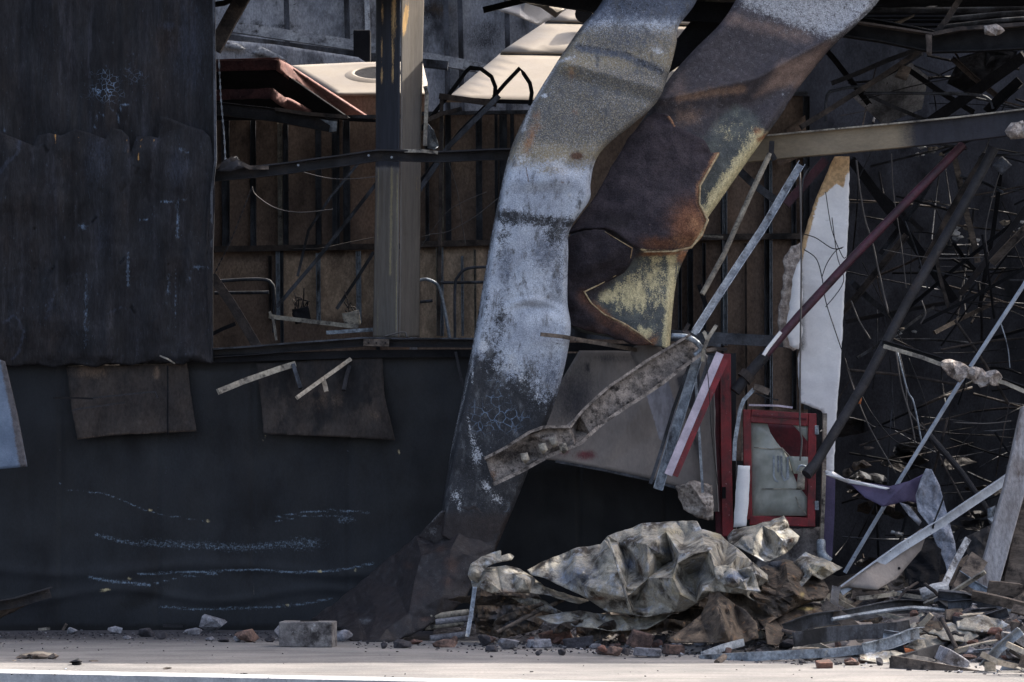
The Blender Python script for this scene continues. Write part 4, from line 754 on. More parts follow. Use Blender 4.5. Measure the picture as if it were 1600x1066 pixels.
paint(sk, brown=[('b', 1075, 350, 36, 44, .9), ('b', 1030, 380, 40, 14, .7)], tan=[('l', [(1124, 240), (1093, 292), (1093, 318), (1107, 344), (1078, 388)], 8, .8), ('b', 1065, 378, 26, 16, .55), ('b', 1085, 350, 14, 20, .6), ('l', [(1045, 182), (1054, 197)], 2, .8)], dark=[('b', 960, 345, 50, 24, .7), ('b', 1000, 230, 60, 40, .3)], edge=[('l', [(1122, 243), (1094, 290), (1094, 318), (1106, 344), (1080, 386), (1050, 392), (1000, 391)], 2.5, .9)])
rod('torn_edge', None, None, M['creamedge'], [(1122, 241, -.60), (1108, 266, -.68), (1094, 290, -.745), (1093, 318, -.765), (1106, 344, -.76), (1096, 367, -.77), (1080, 387, -.79), (1052, 393, -.83), (1006, 394, -.885)], P_tube(.016, 7), parent=s2, smooth=True, scale=[.6, 1.1, 1, .8, 1.2, 1.4, 1.1, .8, .5])
fl2 = sheet('charred_flap', 'lower curled charred flap', None, M['charskin'],
 [(886, 372, -.80), (915, 360, -.84), (945, 360, -.88), (955, 372, -.9), (985, 386, -.9), (990, 392, -.88), (984, 412, -.84), (974, 425, -.80), (958, 434, -.78), (935, 446, -.78), (912, 456, -.80), (925, 476, -.80), (945, 492, -.78), (975, 506, -.76), (1000, 522, -.74), (1020, 538, -.74), (995, 540, -.76), (950, 524, -.78), (888, 508, -.80), (885, 440, -.82)],
 pts=[(925, 410, -.9), (900, 470, -.86), (950, 405, -.92), (925, 500, -.84), (965, 520, -.82)], maxlen=.025, sol=.028, jag=.9, noise_amp=.02, seed=9, soften=6, parent=s2)
paint(fl2, dark=[('c', .55)], brown=[('l', [(912, 462), (945, 500), (1010, 536)], 14, .95), ('b', 930, 515, 40, 14, .5)], tan=[('l', [(918, 462), (950, 494), (1016, 534)], 5, .65)], edge=[('l', [(912, 456), (940, 490), (1015, 532)], 2, .6)])
rod('torn_edge', None, None, M['creamedge'], [(945, 362, -.89), (968, 376, -.92), (988, 388, -.92), (984, 410, -.86), (974, 424, -.82), (955, 434, -.8), (934, 446, -.8), (913, 456, -.82), (924, 474, -.82), (944, 491, -.80), (974, 505, -.78), (998, 520, -.76), (1019, 537, -.76)], P_tube(.010, 7), parent=s2, smooth=True, scale=[.3, .4, .7, .8, 1, 1.2, 1.3, 1.2, 1.1, 1, 1.2, 1.1, .6])
# ================================================================ beige sheet, girt, bars, red door
bs = sheet('scorched_sheet', 'large grey-beige metal sheet leaning behind the fallen channel', 'metal sheet', M['beige'],
 [(905, 548, -.3), (960, 548, -.32), (1058, 552, -.35), (1090, 545, -.35), (1112, 560, -.38), (1118, 640, -.4), (1116, 755, -.45), (1100, 772, -.45), (1062, 762, -.48), (1015, 748, -.48), (940, 732, -.46), (870, 720, -.45), (838, 716, -.44), (850, 640, -.36)],
 pts=[(1010, 620, -.38), (1050, 660, -.36)], maxlen=.04, sol=.012, noise_amp=.012, nsc=3, seed=2)
paint(bs, soot=[('b', 895, 620, 46, 60, .75), ('b', 880, 690, 40, 30, .55), ('b', 918, 575, 6, 14, .8), ('b', 950, 560, 60, 10, .5), ('p', [(1055, 590), (1120, 560), (1120, 640), (1072, 640)], 8, .9), ('l', [(1072, 640), (1108, 760)], 6, .6)], red=[('b', 915, 712, 22, 10, .75), ('b', 880, 706, 16, 8, .6)], lite=[('p', [(1008, 616), (1045, 594), (1056, 630), (1062, 690), (1030, 690)], 4, .7)])
rod('sheet_lip', None, None, M['stud'], [(868, 721, -.46), (940, 734, -.47), (1015, 750, -.49), (1062, 764, -.49)], P_box(.02, .03), parent=bs)
sheet('torn_sheet', 'rounded brown torn tongue below the tip of the yellow strip', 'scrap', M['beige'], [(985, 552, -.5), (990, 542, -.55), (1010, 536, -.6), (1028, 536, -.6), (1040, 552, -.58), (1030, 575, -.52), (1000, 585, -.5)], sol=.006, noise_amp=.02)
gt = empty('fallen_channel', 'rusty peeling steel channel lying diagonally across both strips', 'channel', V(925, 640, -1.1))
gp = [(760, 738, -1.5), (800, 718, -1.48), (850, 694, -1.42), (885, 682, -1.4), (905, 672, -1.35), (925, 650, -1.28), (960, 622, -1.2), (1020, 582, -1.05), (1090, 536, -.9)]
o = sheet('web', None, None, M['girt'], [(757, 716, -1.5), (790, 700, -1.5), (828, 678, -1.46), (850, 669, -1.44), (888, 668, -1.40), (900, 654, -1.36), (915, 638, -1.32), (950, 606, -1.22), (1010, 564, -1.06), (1075, 525, -.92), (1098, 552, -.9), (1035, 598, -1.06), (975, 638, -1.2), (935, 668, -1.28), (905, 694, -1.38), (860, 712, -1.42), (815, 736, -1.48), (772, 756, -1.5)], pts=[(900, 672, -1.22), (860, 690, -1.5), (820, 708, -1.36), (785, 726, -1.48)], nrand=14, amp=.03, sol=.01, jag=1.2, parent=gt, maxlen=.03, noise_amp=.02, nsc=12)
paint(o, soot=[('b', 800, 710, 50, 16, .6), ('b', 900, 660, 14, 14, .6)], rust=[('b', 770, 740, 14, 20, .5)])
gp2 = [(a-13, b-24, c-.04) for a, b, c in gp]; gp2[3] = (872, 655, -1.46); gp2[2] = (835, 665, -1.48)
rod('upper_flange', None, None, M['girt'], [(757, 716, -1.54), (790, 700, -1.54), (828, 676, -1.5), (850, 668, -1.48), (888, 668, -1.42), (900, 654, -1.36), (915, 638, -1.32), (950, 606, -1.24), (1010, 564, -1.1), (1075, 525, -.96)], P_box(.02, .10), parent=gt, wob=.007)
rod('lower_flange', None, None, M['girt'], [(772, 756, -1.54), (815, 736, -1.52), (860, 712, -1.46), (905, 694, -1.42), (935, 668, -1.32), (975, 638, -1.24), (1035, 598, -1.1), (1098, 552, -.95)], P_box(.026, .11), parent=gt, wob=.009)
for i, (a, b, c) in enumerate(((865, 690, -1.5), (848, 700, -1.5), (820, 715, -1.52), (880, 700, -1.47))): sheet('peeling_flake', None, None, M['pale'], [(a-7, b-6, c-.03), (a+4, b-8, c-.05), (a+8, b+3, c-.06), (a+1, b+10, c-.03), (a-5, b+4, c-.05)], sol=.004, jag=1.4, parent=gt, seed=i)
rod('split_tip', None, None, M['galv'], [(1050, 525, -.93), (1078, 528, -.98), (1096, 545, -.98), (1085, 556, -.98)], P_tube(.045, 9), parent=gt, curve=4, smooth=True)
for i, (lab, pts, mk) in enumerate((('pale twisted strap standing at the top end of the fallen channel', [(1098, 565, -1.0), (1100, 545, -1.03), (1106, 528, -1.04), (1119, 508, -1.03)], 'pale'), ('short pale strap crossing the twisted strap', [(1104, 530, -1.06), (1100, 520, -1.06), (1098, 518, -1.06)], 'pale'), ('flat burnt strap lying right of the twisted straps', [(1102, 548, -1.02), (1120, 545, -1.02), (1136, 546, -1.0)], 'wood'), ('second burnt strap under the flat one', [(1100, 540, -1.0), (1112, 538, -1.0), (1126, 541, -1.0)], 'stud'), ('dark bent nail-like strap left of the twisted strap', [(1076, 506, -.9), (1070, 518, -.9), (1082, 528, -.95)], 'rustbar'))):
    rod('twisted_strap', lab, 'strap', M[mk], pts, P_box(.028, .01), wob=.01, seed=i)
def bar(name, label, cat, mk, pts, w_, h, prof=None, **k): return rod(name, label, cat, M[mk], pts, prof or P_box(w_, h), **k)
rod('galvanised_stud', 'bright galvanised channel slanting left of the lilac bar', 'stud', M['galv'], [(1092, 556, -.85), (1070, 625, -.9), (1050, 690, -.95), (1028, 764, -1.0)], P_U(.075, .05, .006), wob=.006)
rod('galvanised_stud', 'dark thin channel edging the bright galvanised channel', 'stud', M['stud'], [(1078, 570, -.86), (1052, 640, -.9), (1034, 700, -.95), (1016, 756, -1.0)], P_box(.025, .04), wob=.004)
rod('galvanised_stud', 'upright grey broad stud left of the dark red post', 'stud', M['beige'], [(1104, 560, -.5), (1106, 680, -.5), (1112, 800, -.5)], P_U(.11, .05, .006))
rod('galvanised_stud', 'thin pale stud running down behind the lilac bar', 'stud', M['galv'], [(1085, 565, -.7), (1090, 640, -.7), (1098, 770, -.7)], P_box(.02, .03))
rod('galvanised_stud', 'grey stud leaning against the beige sheet at the top of the cluster', 'stud', M['stud'], [(1112, 556, -.62), (1098, 600, -.64), (1086, 640, -.66)], P_box(.05, .04))
lb = empty('trim_bar', 'lilac-white trim bar with a red underside slanting across the studs', 'trim', V(1083, 745, -1.05))
rod('face', None, None, M['lilac'], [(1125, 552, -1.0), (1083, 650, -1.05), (1044, 742, -1.08)], P_box(.06, .02), parent=lb)
rod('edge', None, None, M['red'], [(1133, 562, -.98), (1091, 658, -1.02), (1054, 744, -1.05)], P_box(.05, .03), parent=lb)
dr = empty('red_door_post', 'tall red door frame post standing at the right end of the blue wall', 'door post', V(1130, 835, -.3))
rod('post', None, None, M['red'], [(1133, 553, -.3), (1134, 690, -.3), (1137, 838, -.3)], P_box(.085, .06), parent=dr, bev=.004)
rod('inner_face', None, None, M['darkred'], [(1119, 562, -.27), (1122, 690, -.27), (1127, 845, -.27)], P_box(.08, .05), parent=dr, bev=.003)
rod('edge_bead', None, None, M['pinkd'], [(1113, 610, -.31), (1118, 700, -.31), (1124, 800, -.31)], P_box(.012, .02), parent=dr)
MB().box(V(1131, 770, -.34), (.03, .02, .09)).build('lock_plate', M['black'], dr)
sheet('plaster_lump', 'crumbling off-white plaster lump hanging under the beige sheet', 'plaster', M['plaster'], [(1056, 760, -.55), (1085, 752, -.6), (1112, 760, -.6), (1114, 812, -.55), (1090, 808, -.55), (1068, 796, -.52), (1060, 778, -.52)], nrand=8, amp=.06, sol=.03, jag=1.5)
wire('thin wire hanging in front of the stud cluster', 'wire', [(1103, 555, -1.1), (1108, 610, -1.1), (1112, 680, -1.1), (1122, 760, -1.0)], .006)
# white strip of board, leaning before the window
sheet('white_board_strip', 'narrow white board leaning left of the red window', 'board', M['white'], [(1153, 727, -.5), (1172, 728, -.5), (1170, 780, -.5), (1166, 822, -.5), (1146, 824, -.5), (1149, 770, -.5)], sol=.02, jag=.6)
# ================================================================ red window
wn = empty('red_window', 'red framed window with a large broken pane leaning on the rubble', 'window', V(1220, 825, -.3))
def fr(n, a, b, w_): rod(n, None, None, M['red'], [(a[0], a[1], -.3), ((a[0]+b[0])/2, (a[1]+b[1])/2, -.3), (b[0], b[1], -.3)], P_box(w_, .07), parent=wn, bev=.005)
fr('frame', (1166.5, 640), (1169, 812), .062)
fr('frame', (1269, 646), (1267, 823), .062)
rod('frame', None, None, M['red'], [(1173, 650, -.302), (1262, 656, -.302)], P_box(.10, .072), parent=wn, bev=.005)
rod('frame', None, None, M['red'], [(1171, 813, -.302), (1262, 816, -.302)], P_box(.07, .072), parent=wn, bev=.005)
rod('bead', None, None, M['lilac'], [(1170, 633, -.31), (1215, 634, -.31), (1238, 637, -.31)], P_box(.015, .05), parent=wn)
rod('bead', None, None, M['darkred'], [(1176, 649, -.345), (1260, 655, -.345)], P_box(.012, .02), parent=wn)
rod('side_trim', None, None, M['pale'], [(1160, 635, -.28), (1160, 720, -.28)], P_box(.014, .05), parent=wn)
sheet('back_panel', 'dark red panel behind the pane', None, M['darkred'], [(1172, 658, .1), (1264, 662, .1), (1262, 812, .1), (1172, 808, .1)], sol=.02, parent=wn)
for hy in (672, 790): MB().box(V(1276, hy, -.33), (.03, .03, .07)).build('hinge', M['galv'], wn, bev=.003)
gl = sheet('pane', 'dusty cracked glass with the upper right broken out', None, M['glass'], [(1173, 657, -.3), (1198, 659, -.3), (1204, 677, -.3), (1214, 692, -.3), (1226, 706, -.3), (1232, 716, -.3), (1238, 737, -.3), (1246, 757, -.3), (1262, 778, -.3), (1262, 806, -.3), (1173, 806, -.3)], sol=.005, maxlen=.2, noise_amp=0, parent=wn)
for pts in ([(1216, 712, -.306), (1216, 738, -.306)], [(1209, 712, -.306), (1209, 744, -.306), (1212, 751, -.306), (1216, 753, -.306)], [(1221, 712, -.306), (1221, 742, -.306), (1226, 751, -.306), (1231, 748, -.306), (1231, 714, -.306)]):
    rod('letter_mark', None, None, M['galv'], pts, P_box(.014, .004), parent=wn)
for pts in ([(1178, 699, -.307), (1205, 702, -.307), (1222, 700, -.307), (1234, 713, -.307)], [(1190, 764, -.307), (1245, 764, -.307)], [(1262, 806, -.307), (1248, 790, -.307), (1243, 775, -.307)], [(1173, 736, -.307), (1190, 690, -.307)][:0]):
    if pts: rod('crack_edge', None, None, M['pale'], pts, P_box(.006, .005), parent=wn)
sheet('glass_shard', 'triangular shard left in the upper right corner of the red window', 'shard', M['glass'], [(1236, 661, -.31), (1262, 663, -.31), (1262, 690, -.31), (1252, 678, -.31)], sol=.004, noise_amp=0)
sheet('glass_shard', 'smoky rectangular shard hanging at the middle of the red window', 'shard', M['glass'], [(1232, 713, -.33), (1266, 714, -.33), (1264, 742, -.33), (1240, 740, -.33)], sol=.004, noise_amp=0)
wire('grey cord hanging from above down the red window', 'wirel', [(1250, 270, -.45), (1252, 400, -.45), (1251, 520, -.45), (1250, 600, -.45), (1250, 665, -.45), (1253, 690, -.45), (1250, 720, -.45)], .014)
t = empty('cord_tag', 'small pale card tag hanging at the end of the grey cord', 'tag', V(1249, 765, -.45))
sheet('card', None, None, M['pale'], [(1247, 738, -.46), (1258, 735, -.46), (1257, 765, -.46), (1244, 766, -.46)], sol=.006, parent=t)
rod('hook', None, None, M['galv'], [(1246, 735, -.47), (1250, 728, -.47), (1258, 729, -.47), (1263, 735, -.47)], P_tube(.018, 8), parent=t, curve=4)
rod('bent_strip', 'bent grey strip with a flat head left of the red window', 'strip', M['galv'], [(1147, 720, -.55), (1148, 690, -.55), (1156, 640, -.55), (1162, 625, -.55), (1178, 608, -.55)], P_box(.03, .015), wob=.003)
rod('flat_bracket', 'flat burnt bracket on top of the bent grey strip', 'bracket', M['wood'], [(1178, 604, -.56), (1190, 608, -.56), (1202, 613, -.56)], P_box(.05, .03))
rod('thin_lath', 'thin black curved lath above the red window', 'lath', M['sootsteel'], [(1180, 614, -.4), (1200, 622, -.4), (1216, 625, -.4)], P_box(.012, .02), curve=4)
# timber sill and wall stub under the window
ws = sheet('wall_stub', 'sooty plaster stub under the red window', 'wall', M['concrete'], [(1180, 828, .1), (1283, 826, .1), (1285, 900, .1), (1180, 900, .1)], sol=.15, noise_amp=.02)
rod('pale_jamb', 'thin pale jamb strip right of the red window', 'jamb', M['pale'], [(1289, 646, -.05), (1287, 740, -.05), (1283, 860, -.1)], P_box(.03, .08), wob=.003)
rod('purple_jamb', 'upright purple panel strip right of the pale jamb', 'panel', M['purple'], [(1297, 742, -.02), (1296, 800, -.02), (1292, 874, -.02)], P_box(.08, .03))
rod('foam_lump', 'grey foam roll at the foot of the pale jamb', 'foam', M['galv'], [(1283, 845, -.25), (1284, 865, -.3), (1296, 878, -.3)], P_tube(.07, 10), curve=5, smooth=True)
# ================================================================ right bay
pp = empty('white_wall_panel', 'tall broken white plasterboard panel right of the dark partition', 'panel', V(1290, 740, .35))
o = sheet('board', None, None, M['white'], [(1304, 245, .35), (1327, 245, .35), (1326, 330, .35), (1320, 450, .35), (1314, 560, .35), (1308, 640, .35), (1302, 740, .35), (1288, 738, .35), (1290, 652, .35), (1283, 642, .35), (1250, 630, .35), (1246, 560, .35), (1252, 540, .35), (1244, 470, .35), (1250, 392, .3), (1262, 350, .3), (1275, 310, .33), (1290, 275, .35)], maxlen=.04, sol=.03, jag=.7, noise_amp=.006, parent=pp, seed=3)
paint(o, tan=[('p', [(1296, 240), (1330, 240), (1328, 270), (1322, 275), (1318, 296), (1306, 288), (1296, 300), (1280, 310), (1250, 420), (1240, 420), (1270, 310)], 4, .8)], soot=[('l', [(1308, 250), (1290, 300)], 3, .4)], grey=[('p', [(1240, 420), (1256, 420), (1262, 540), (1250, 560), (1240, 640)], 8, .6)])
sheet('torn_layer', 'torn jagged grey board edge', None, M['plaster'], [(1236, 385, .2), (1252, 378, .2), (1250, 440, .2), (1248, 470, .22), (1252, 540, .25), (1240, 548, .2), (1224, 542, .18), (1218, 520, .15), (1216, 480, .15), (1224, 440, .15), (1226, 400, .18)], nrand=3, amp=.015, sol=.02, jag=2.4, parent=pp)
o = sheet('torn_layer', 'white peeled facing', None, M['white'], [(1240, 430, .1), (1252, 400, .1), (1254, 520, .1), (1248, 546, .1), (1234, 540, .1), (1228, 520, .1)], sol=.015, jag=1.5, parent=pp, seed=7)
bb = rod('tie_beam', 'tan scorched steel beam rising to the right, black at its far end', 'beam', M['beam'], [(1160, 236, .2), (1250, 227, .1), (1400, 213, 0), (1500, 203, -.1), (1640, 186, -.2)], P_box(.19, .12), wob=.002, bev=.006)
paint(bb, soot=[('p', [(1400, 100), (1700, 100), (1700, 300), (1430, 300)], 50, 1.0)])
rod('beam_lip', 'thin pale lip along the top of the tan beam', 'lip', M['pale'], [(1180, 214, .12), (1250, 207, .02), (1400, 193, -.08), (1500, 183, -.18), (1640, 166, -.28)], P_box(.012, .06))
rod('hanging_pipe', 'thin pale pipe hanging from the bracket on the tan beam', 'pipe', M['pale'], [(1203, 240, -.05), (1170, 310, -.1), (1130, 400, -.15), (1097, 460, -.2)], P_tube(.042, 10))
rod('pipe_bracket', 'black clip bracket fixing the hanging pipe to the tan beam', 'bracket', M['sootsteel'], [(1206, 222, -.0), (1205, 240, -.05), (1211, 250, -.05)], P_box(.04, .03))
rod('fallen_stud', 'blue-grey folded stud slanting down to the fallen channel', 'stud', M['galv'], [(1252, 256, 0), (1190, 360, -.3), (1130, 450, -.6), (1085, 520, -.85)], P_U(.06, .05, .006), wob=.004)
rod('fallen_stud', 'short dull stud slanting behind the pale hanging pipe', 'stud', M['stud'], [(1150, 262, 1.2), (1180, 290, 1.2), (1215, 315, 1.2)], P_box(.06, .04))
rod('fallen_stud', 'maroon-grey box stud slanting left of the white panel', 'stud', M['maroon'], [(1290, 250, .6), (1255, 290, .6), (1228, 320, .6)], P_box(.07, .06))
rod('fallen_stud', 'small dark stub behind the foot of the hanging pipe', 'stud', M['black'], [(1092, 445, 1.0), (1104, 480, 1.0)], P_box(.035, .03))
rod('hooked_cable', 'dull hooped cable left of the white panel', 'cable', M['stud'], [(1265, 262, .5), (1255, 280, .5), (1252, 320, .5), (1252, 400, .5)], P_tube(.014, 6), curve=5)
mp = empty('maroon_pipe', 'maroon pipe slanting down from the tan beam to behind the red window', 'pipe', V(1330, 420, 0))
o = rod('pipe', None, None, M['maroon'], [(1505, 226, .1), (1420, 312, 0), (1330, 405, -.1), (1250, 492, -.2), (1195, 556, -.3)], P_tube(.068, 14), parent=mp)
o = rod('pipe', 'thinner charred lower end', None, M['sootsteel'], [(1196, 555, -.3), (1172, 582, -.33), (1148, 612, -.35)], P_tube(.085, 14), parent=mp)
rod('collar', None, None, M['rustbar'], [(1170, 584, -.33), (1162, 593, -.34)], P_tube(.125, 14), parent=mp)
rod('burnt_patch', 'white scorched patch', None, M['white'], [(1220, 520, -.29), (1212, 530, -.30), (1200, 545, -.32), (1193, 556, -.34)], P_tube(.03, 7), parent=mp, wob=.01)
dp = empty('brown_pipe', 'long dark brown pipe slanting from the beam end to the red window', 'pipe', V(1410, 470, 0))
rod('pipe', None, None, M['sootsteel'], [(1553, 232, .1), (1500, 330, 0), (1420, 468, -.2), (1350, 600, -.5), (1268, 735, -.75)], P_tube(.078, 14), parent=dp)
rod('end_cap', None, None, M['sootsteel'], [(1272, 728, -.76), (1260, 742, -.8)], P_tube(.088, 12), parent=dp)
rod('thin_pole', 'thin pale blue pole slanting across the dark bay on the right', 'pole', M['lightpipe'], [(1640, 370, -.6), (1600, 445, -.55), (1500, 598, -.45), (1400, 760, -.35), (1320, 895, -.3)], P_tube(.032, 10))
dc = empty('debris_channel', 'dark channel holding torn plaster, crossing the thin pale pole', 'channel', V(1500, 590, -1))
rod('channel', None, None, M['sootsteel'], [(1378, 536, -.9), (1460, 560, -.95), (1530, 583, -1.0), (1640, 622, -1.1)], P_U(.05, .06, .006), parent=dc, wob=.003)
rod('lip', None, None, M['pale'], [(1380, 541, -.95), (1440, 558, -.98), (1500, 580, -1.03), (1570, 598, -1.08), (1640, 630, -1.1)], P_box(.03, .03), parent=dc, wob=.008)
for i, (O_, yy) in enumerate((([(1470, 566), (1484, 562), (1500, 566), (1514, 574), (1524, 586), (1520, 594), (1508, 590), (1500, 598), (1488, 590), (1478, 580)], -1.07), ([(1508, 576), (1526, 574), (1540, 582), (1556, 578), (1566, 590), (1560, 602), (1546, 600), (1532, 606), (1520, 598)], -1.1))):
    sheet('plaster_mass', None, None, M['plaster'], [(a, b, yy+.04*((k*7) % 3-1)) for k, (a, b) in enumerate(O_)], nrand=9, amp=.05, sol=.012, jag=2.6, parent=dc, seed=i+3, maxlen=.03)
rod('charred_pole', 'dark angled pole low in the right bay ending in a white clip', 'pole', M['sootsteel'], [(1452, 680, .4), (1500, 735, .4), (1545, 800, .4)], P_tube(.05, 10))
sheet('white_clip', 'crumpled white clip at the end of the dark angled pole', 'clip', M['galv'], [(1543, 795, .2), (1555, 790, .2), (1558, 812, .2), (1548, 822, .2), (1543, 810, .2)], nrand=3, amp=.04, sol=.006)
# purple and white cloth sheets
sheet('purple_sheet', 'torn purple sheet stretched between the jamb and the thin pole', 'sheet', M['purple'], [(1286, 736, -.3), (1300, 742, -.35), (1340, 752, -.5), (1390, 760, -.6), (1420, 752, -.6), (1448, 738, -.6), (1452, 742, -.6), (1447, 790, -.5), (1418, 783, -.6), (1380, 792, -.65), (1352, 778, -.6), (1330, 758, -.5)], pts=[(1395, 775, -.64)], sol=.004, maxlen=.04)
sheet('white_edge', 'thin white folded edge along the top of the purple sheet', 'edge', M['white'], [(1290, 735, -.38), (1302, 737, -.4), (1320, 748, -.5), (1390, 763, -.66), (1384, 765, -.66), (1322, 754, -.5), (1290, 742, -.38)], sol=.008)
sheet('white_cloth', 'crumpled pale cloth hanging right of the purple sheet', 'cloth', M['cloth'], [(1446, 733, -.62), (1455, 734, -.62), (1468, 760, -.6), (1478, 800, -.6), (1492, 850, -.6), (1494, 878, -.6), (1484, 915, -.65), (1476, 880, -.6), (1460, 845, -.6), (1450, 820, -.6), (1434, 800, -.6), (1430, 775, -.6), (1438, 750, -.6)], nrand=4, amp=.03, sol=.004, folds=(.03, .09, 10), maxlen=.02)
sheet('white_cloth', 'small pointed pale cloth left of the crumpled pale cloth', 'cloth', M['cloth'], [(1405, 785, -.62), (1420, 790, -.6), (1440, 815, -.6), (1436, 822, -.6), (1420, 806, -.62)], nrand=3, amp=.04, sol=.004)
# channel with board in the debris
ch = empty('fallen_board_channel', 'long pale blue channel with grey board leaning low on the rubble', 'channel', V(1430, 840, -1.3))
rod('channel', None, None, M['lightpipe'], [(1308, 918, -2.0), (1400, 852, -1.7), (1480, 802, -1.3), (1572, 740, -.9)], P_L(.07, .05, .008), parent=ch, wob=.002)
sheet('board', None, None, M['beige'], [(1325, 918, -1.98), (1370, 922, -2.0), (1400, 905, -1.8), (1438, 860, -1.5), (1446, 838, -1.45), (1440, 826, -1.45), (1400, 856, -1.65), (1350, 892, -1.9), (1308, 920, -2.05)], sol=.02, parent=ch, maxlen=.06)
for a, b in ((1390, 861), (1482, 798), (1405, 888)): MB().sweep([V(a, b, -1.72), V(a, b, -1.76)] if a < 1450 else [V(a, b, -1.36), V(a, b, -1.4)], P_tube(.02, 8)).build('hole', M['black'], ch)
rod('cord', 'black cord looped over the pale blue channel', 'cord', M['wire'], [(1476, 772, -1.42), (1470, 790, -1.42), (1460, 815, -1.45), (1458, 826, -1.45)], P_tube(.014, 6), curve=4)
cp = empty('concrete_post', 'leaning pale concrete post at the right edge', 'post', V(1560, 940, -1.6))
o = rod('face', None, None, M['post'], [(1612, 640, -1.5), (1585, 760, -1.6), (1555, 870, -1.65), (1536, 938, -1.7)], P_box(.16, .12), parent=cp, wob=.004, bev=.01)
rod('side_face', None, None, M['wood'], [(1640, 650, -1.45), (1612, 780, -1.55), (1578, 950, -1.6)], P_box(.17, .08), parent=cp, wob=.004)
# ------------------------------------------------ burnt roof structure, upper right
def beam(label, mk, pts, prof, name='burnt_beam', cat='beam', group='burnt roof steel in the right bay', **k): return rod(name, label, cat, M[mk], pts, prof, group=group, **k)
g1 = beam('heavy black kinked girder across the top right', 'sootsteel', [(1300, 38, .4), (1380, 50, .4), (1458, 66, .4), (1540, 64, .3), (1640, 58, .2)], P_I(.17, .14), bev=.003)
paint(g1, soot=[('c', 1)])
beam('pale scuffed upper flange of the kinked girder, left half', 'rustbar', [(1340, 36, .3), (1400, 45, .3), (1458, 54, .3)], P_box(.015, .16))
beam('pale scuffed upper flange of the kinked girder, right half', 'rustbar', [(1459, 54, .3), (1500, 46, .25), (1560, 42, .2), (1640, 36, .1)], P_box(.03, .16))
sheet('girder_plate', 'small web plate at the kink of the black girder', 'plate', M['rustbar'], [(1446, 54, .2), (1456, 54, .2), (1456, 86, .2), (1448, 86, .2)], sol=.01)
sheet('plaster_scrap', 'small pale plaster lump on the kinked girder', 'plaster', M['plaster'], [(1538, 42, .0), (1556, 40, 0), (1568, 48, 0), (1556, 54, 0), (1540, 52, 0)], nrand=3, amp=.04, sol=.04)
sheet('plaster_scrap', 'pale plaster lump stuck on the far end of the tan beam', 'plaster', M['plaster'], [(1572, 205, -.35), (1580, 192, -.35), (1598, 190, -.35), (1612, 205, -.35), (1600, 214, -.35), (1580, 216, -.35)], nrand=5, amp=.05, sol=.04, jag=1.5)
beam('thick blue-black tube just above the kinked girder', 'stud', [(1360, 16, .9), (1500, 16, .9), (1640, 14, .9)], P_tube(.05))
beam('first thin tube above the kinked girder', 'stud', [(1480, 30, .8), (1560, 22, .8), (1640, 18, .8)], P_tube(.04))
beam('second thin tube above the kinked girder', 'stud', [(1470, 42, .7), (1560, 32, .7), (1640, 26, .7)], P_tube(.035))
beam('top black tube at the right corner of the frame', 'black', [(1370, 2, 1.1), (1500, 4, 1.1), (1640, 2, 1.1)], P_tube(.06))
beam('brown strut rising out of the top between the black tubes', 'rustbar', [(1462, 52, .3), (1480, 30, .3), (1505, -10, .3)], P_box(.045, .04))
sheet('skylit_scrap', 'sunlit torn lining scrap seen between the black tubes, lower piece', 'lining', M['cream'], [(1394, 36, 2.0), (1430, 22, 2.0), (1428, 26, 2.0), (1405, 38, 2.0)], sol=.01)  # pale colour stands in for sky-lit bits between the tubes
sheet('skylit_scrap', 'sunlit torn lining scrap seen between the black tubes, upper piece', 'lining', M['white'], [(1436, 14, 2.0), (1464, 6, 2.0), (1466, 9, 2.0), (1448, 15, 2.0)], sol=.01)
for i, (a, b, c, e, yy, d) in enumerate(((1250, 25, 1360, 160, 2.4, .07), (1300, 130, 1480, 60, 1.6, .045), (1440, 82, 1360, 130, 1.4, .05), (1490, 88, 1560, 148, 2.2, .07), (1600, 88, 1455, 190, 1.8, .11), (1420, 110, 1520, 175, 2.6, .07), (1600, 70, 1560, 60, 2.0, .1),
        (1340, 140, 1450, 190, 2.8, .05), (1250, 200, 1450, 72, 1.0, .05), (1600, 130, 1548, 180, 1.2, .1), (1330, 250, 1490, 470, 3.0, .12), (1345, 270, 1440, 360, 3.2, .06), (1480, 250, 1380, 400, 3.0, .08), (1540, 240, 1440, 420, 2.2, .1), (1565, 250, 1530, 480, 3.4, .06), (1600, 340, 1400, 500, 2.8, .05), (1620, 300, 1500, 460, 2.4, .08),
        (1330, 440, 1400, 500, 3.8, .08), (1420, 370, 1260, 560, 2.8, .09), (1490, 380, 1530, 430, 3.0, .05), (1600, 420, 1440, 505, 2.0, .045), (1320, 500, 1480, 470, 4.2, .06), (1340, 560, 1460, 480, 4.0, .04), (1460, 520, 1560, 470, 3.6, .06), (1500, 540, 1640, 500, 3.8, .05))):
    d *= .62 if yy > 1.9 else .85; W = ['upper truss diagonal', 'thin black truss rod', 'charred purlin', 'sagging roof strut', 'twisted lattice bar'][i % 5]
    place = 'above the tan beam' if max(b, e) < 215 else ('between the maroon and brown pipes' if min(a, c) < 1430 and b < 480 else 'right of the brown pipe')
    beam(f'{W} {place}', ('black', 'sootsteel', 'stud', 'rustbar', 'black')[i % 5], [(a, b, yy), ((a+c)/2+(-1)**i*3, (b+e)/2, yy+.2), (c, e, yy+.4)], P_box(d, d*.7) if i % 3 else P_L(d, d, .008), wob=.01, seed=i)
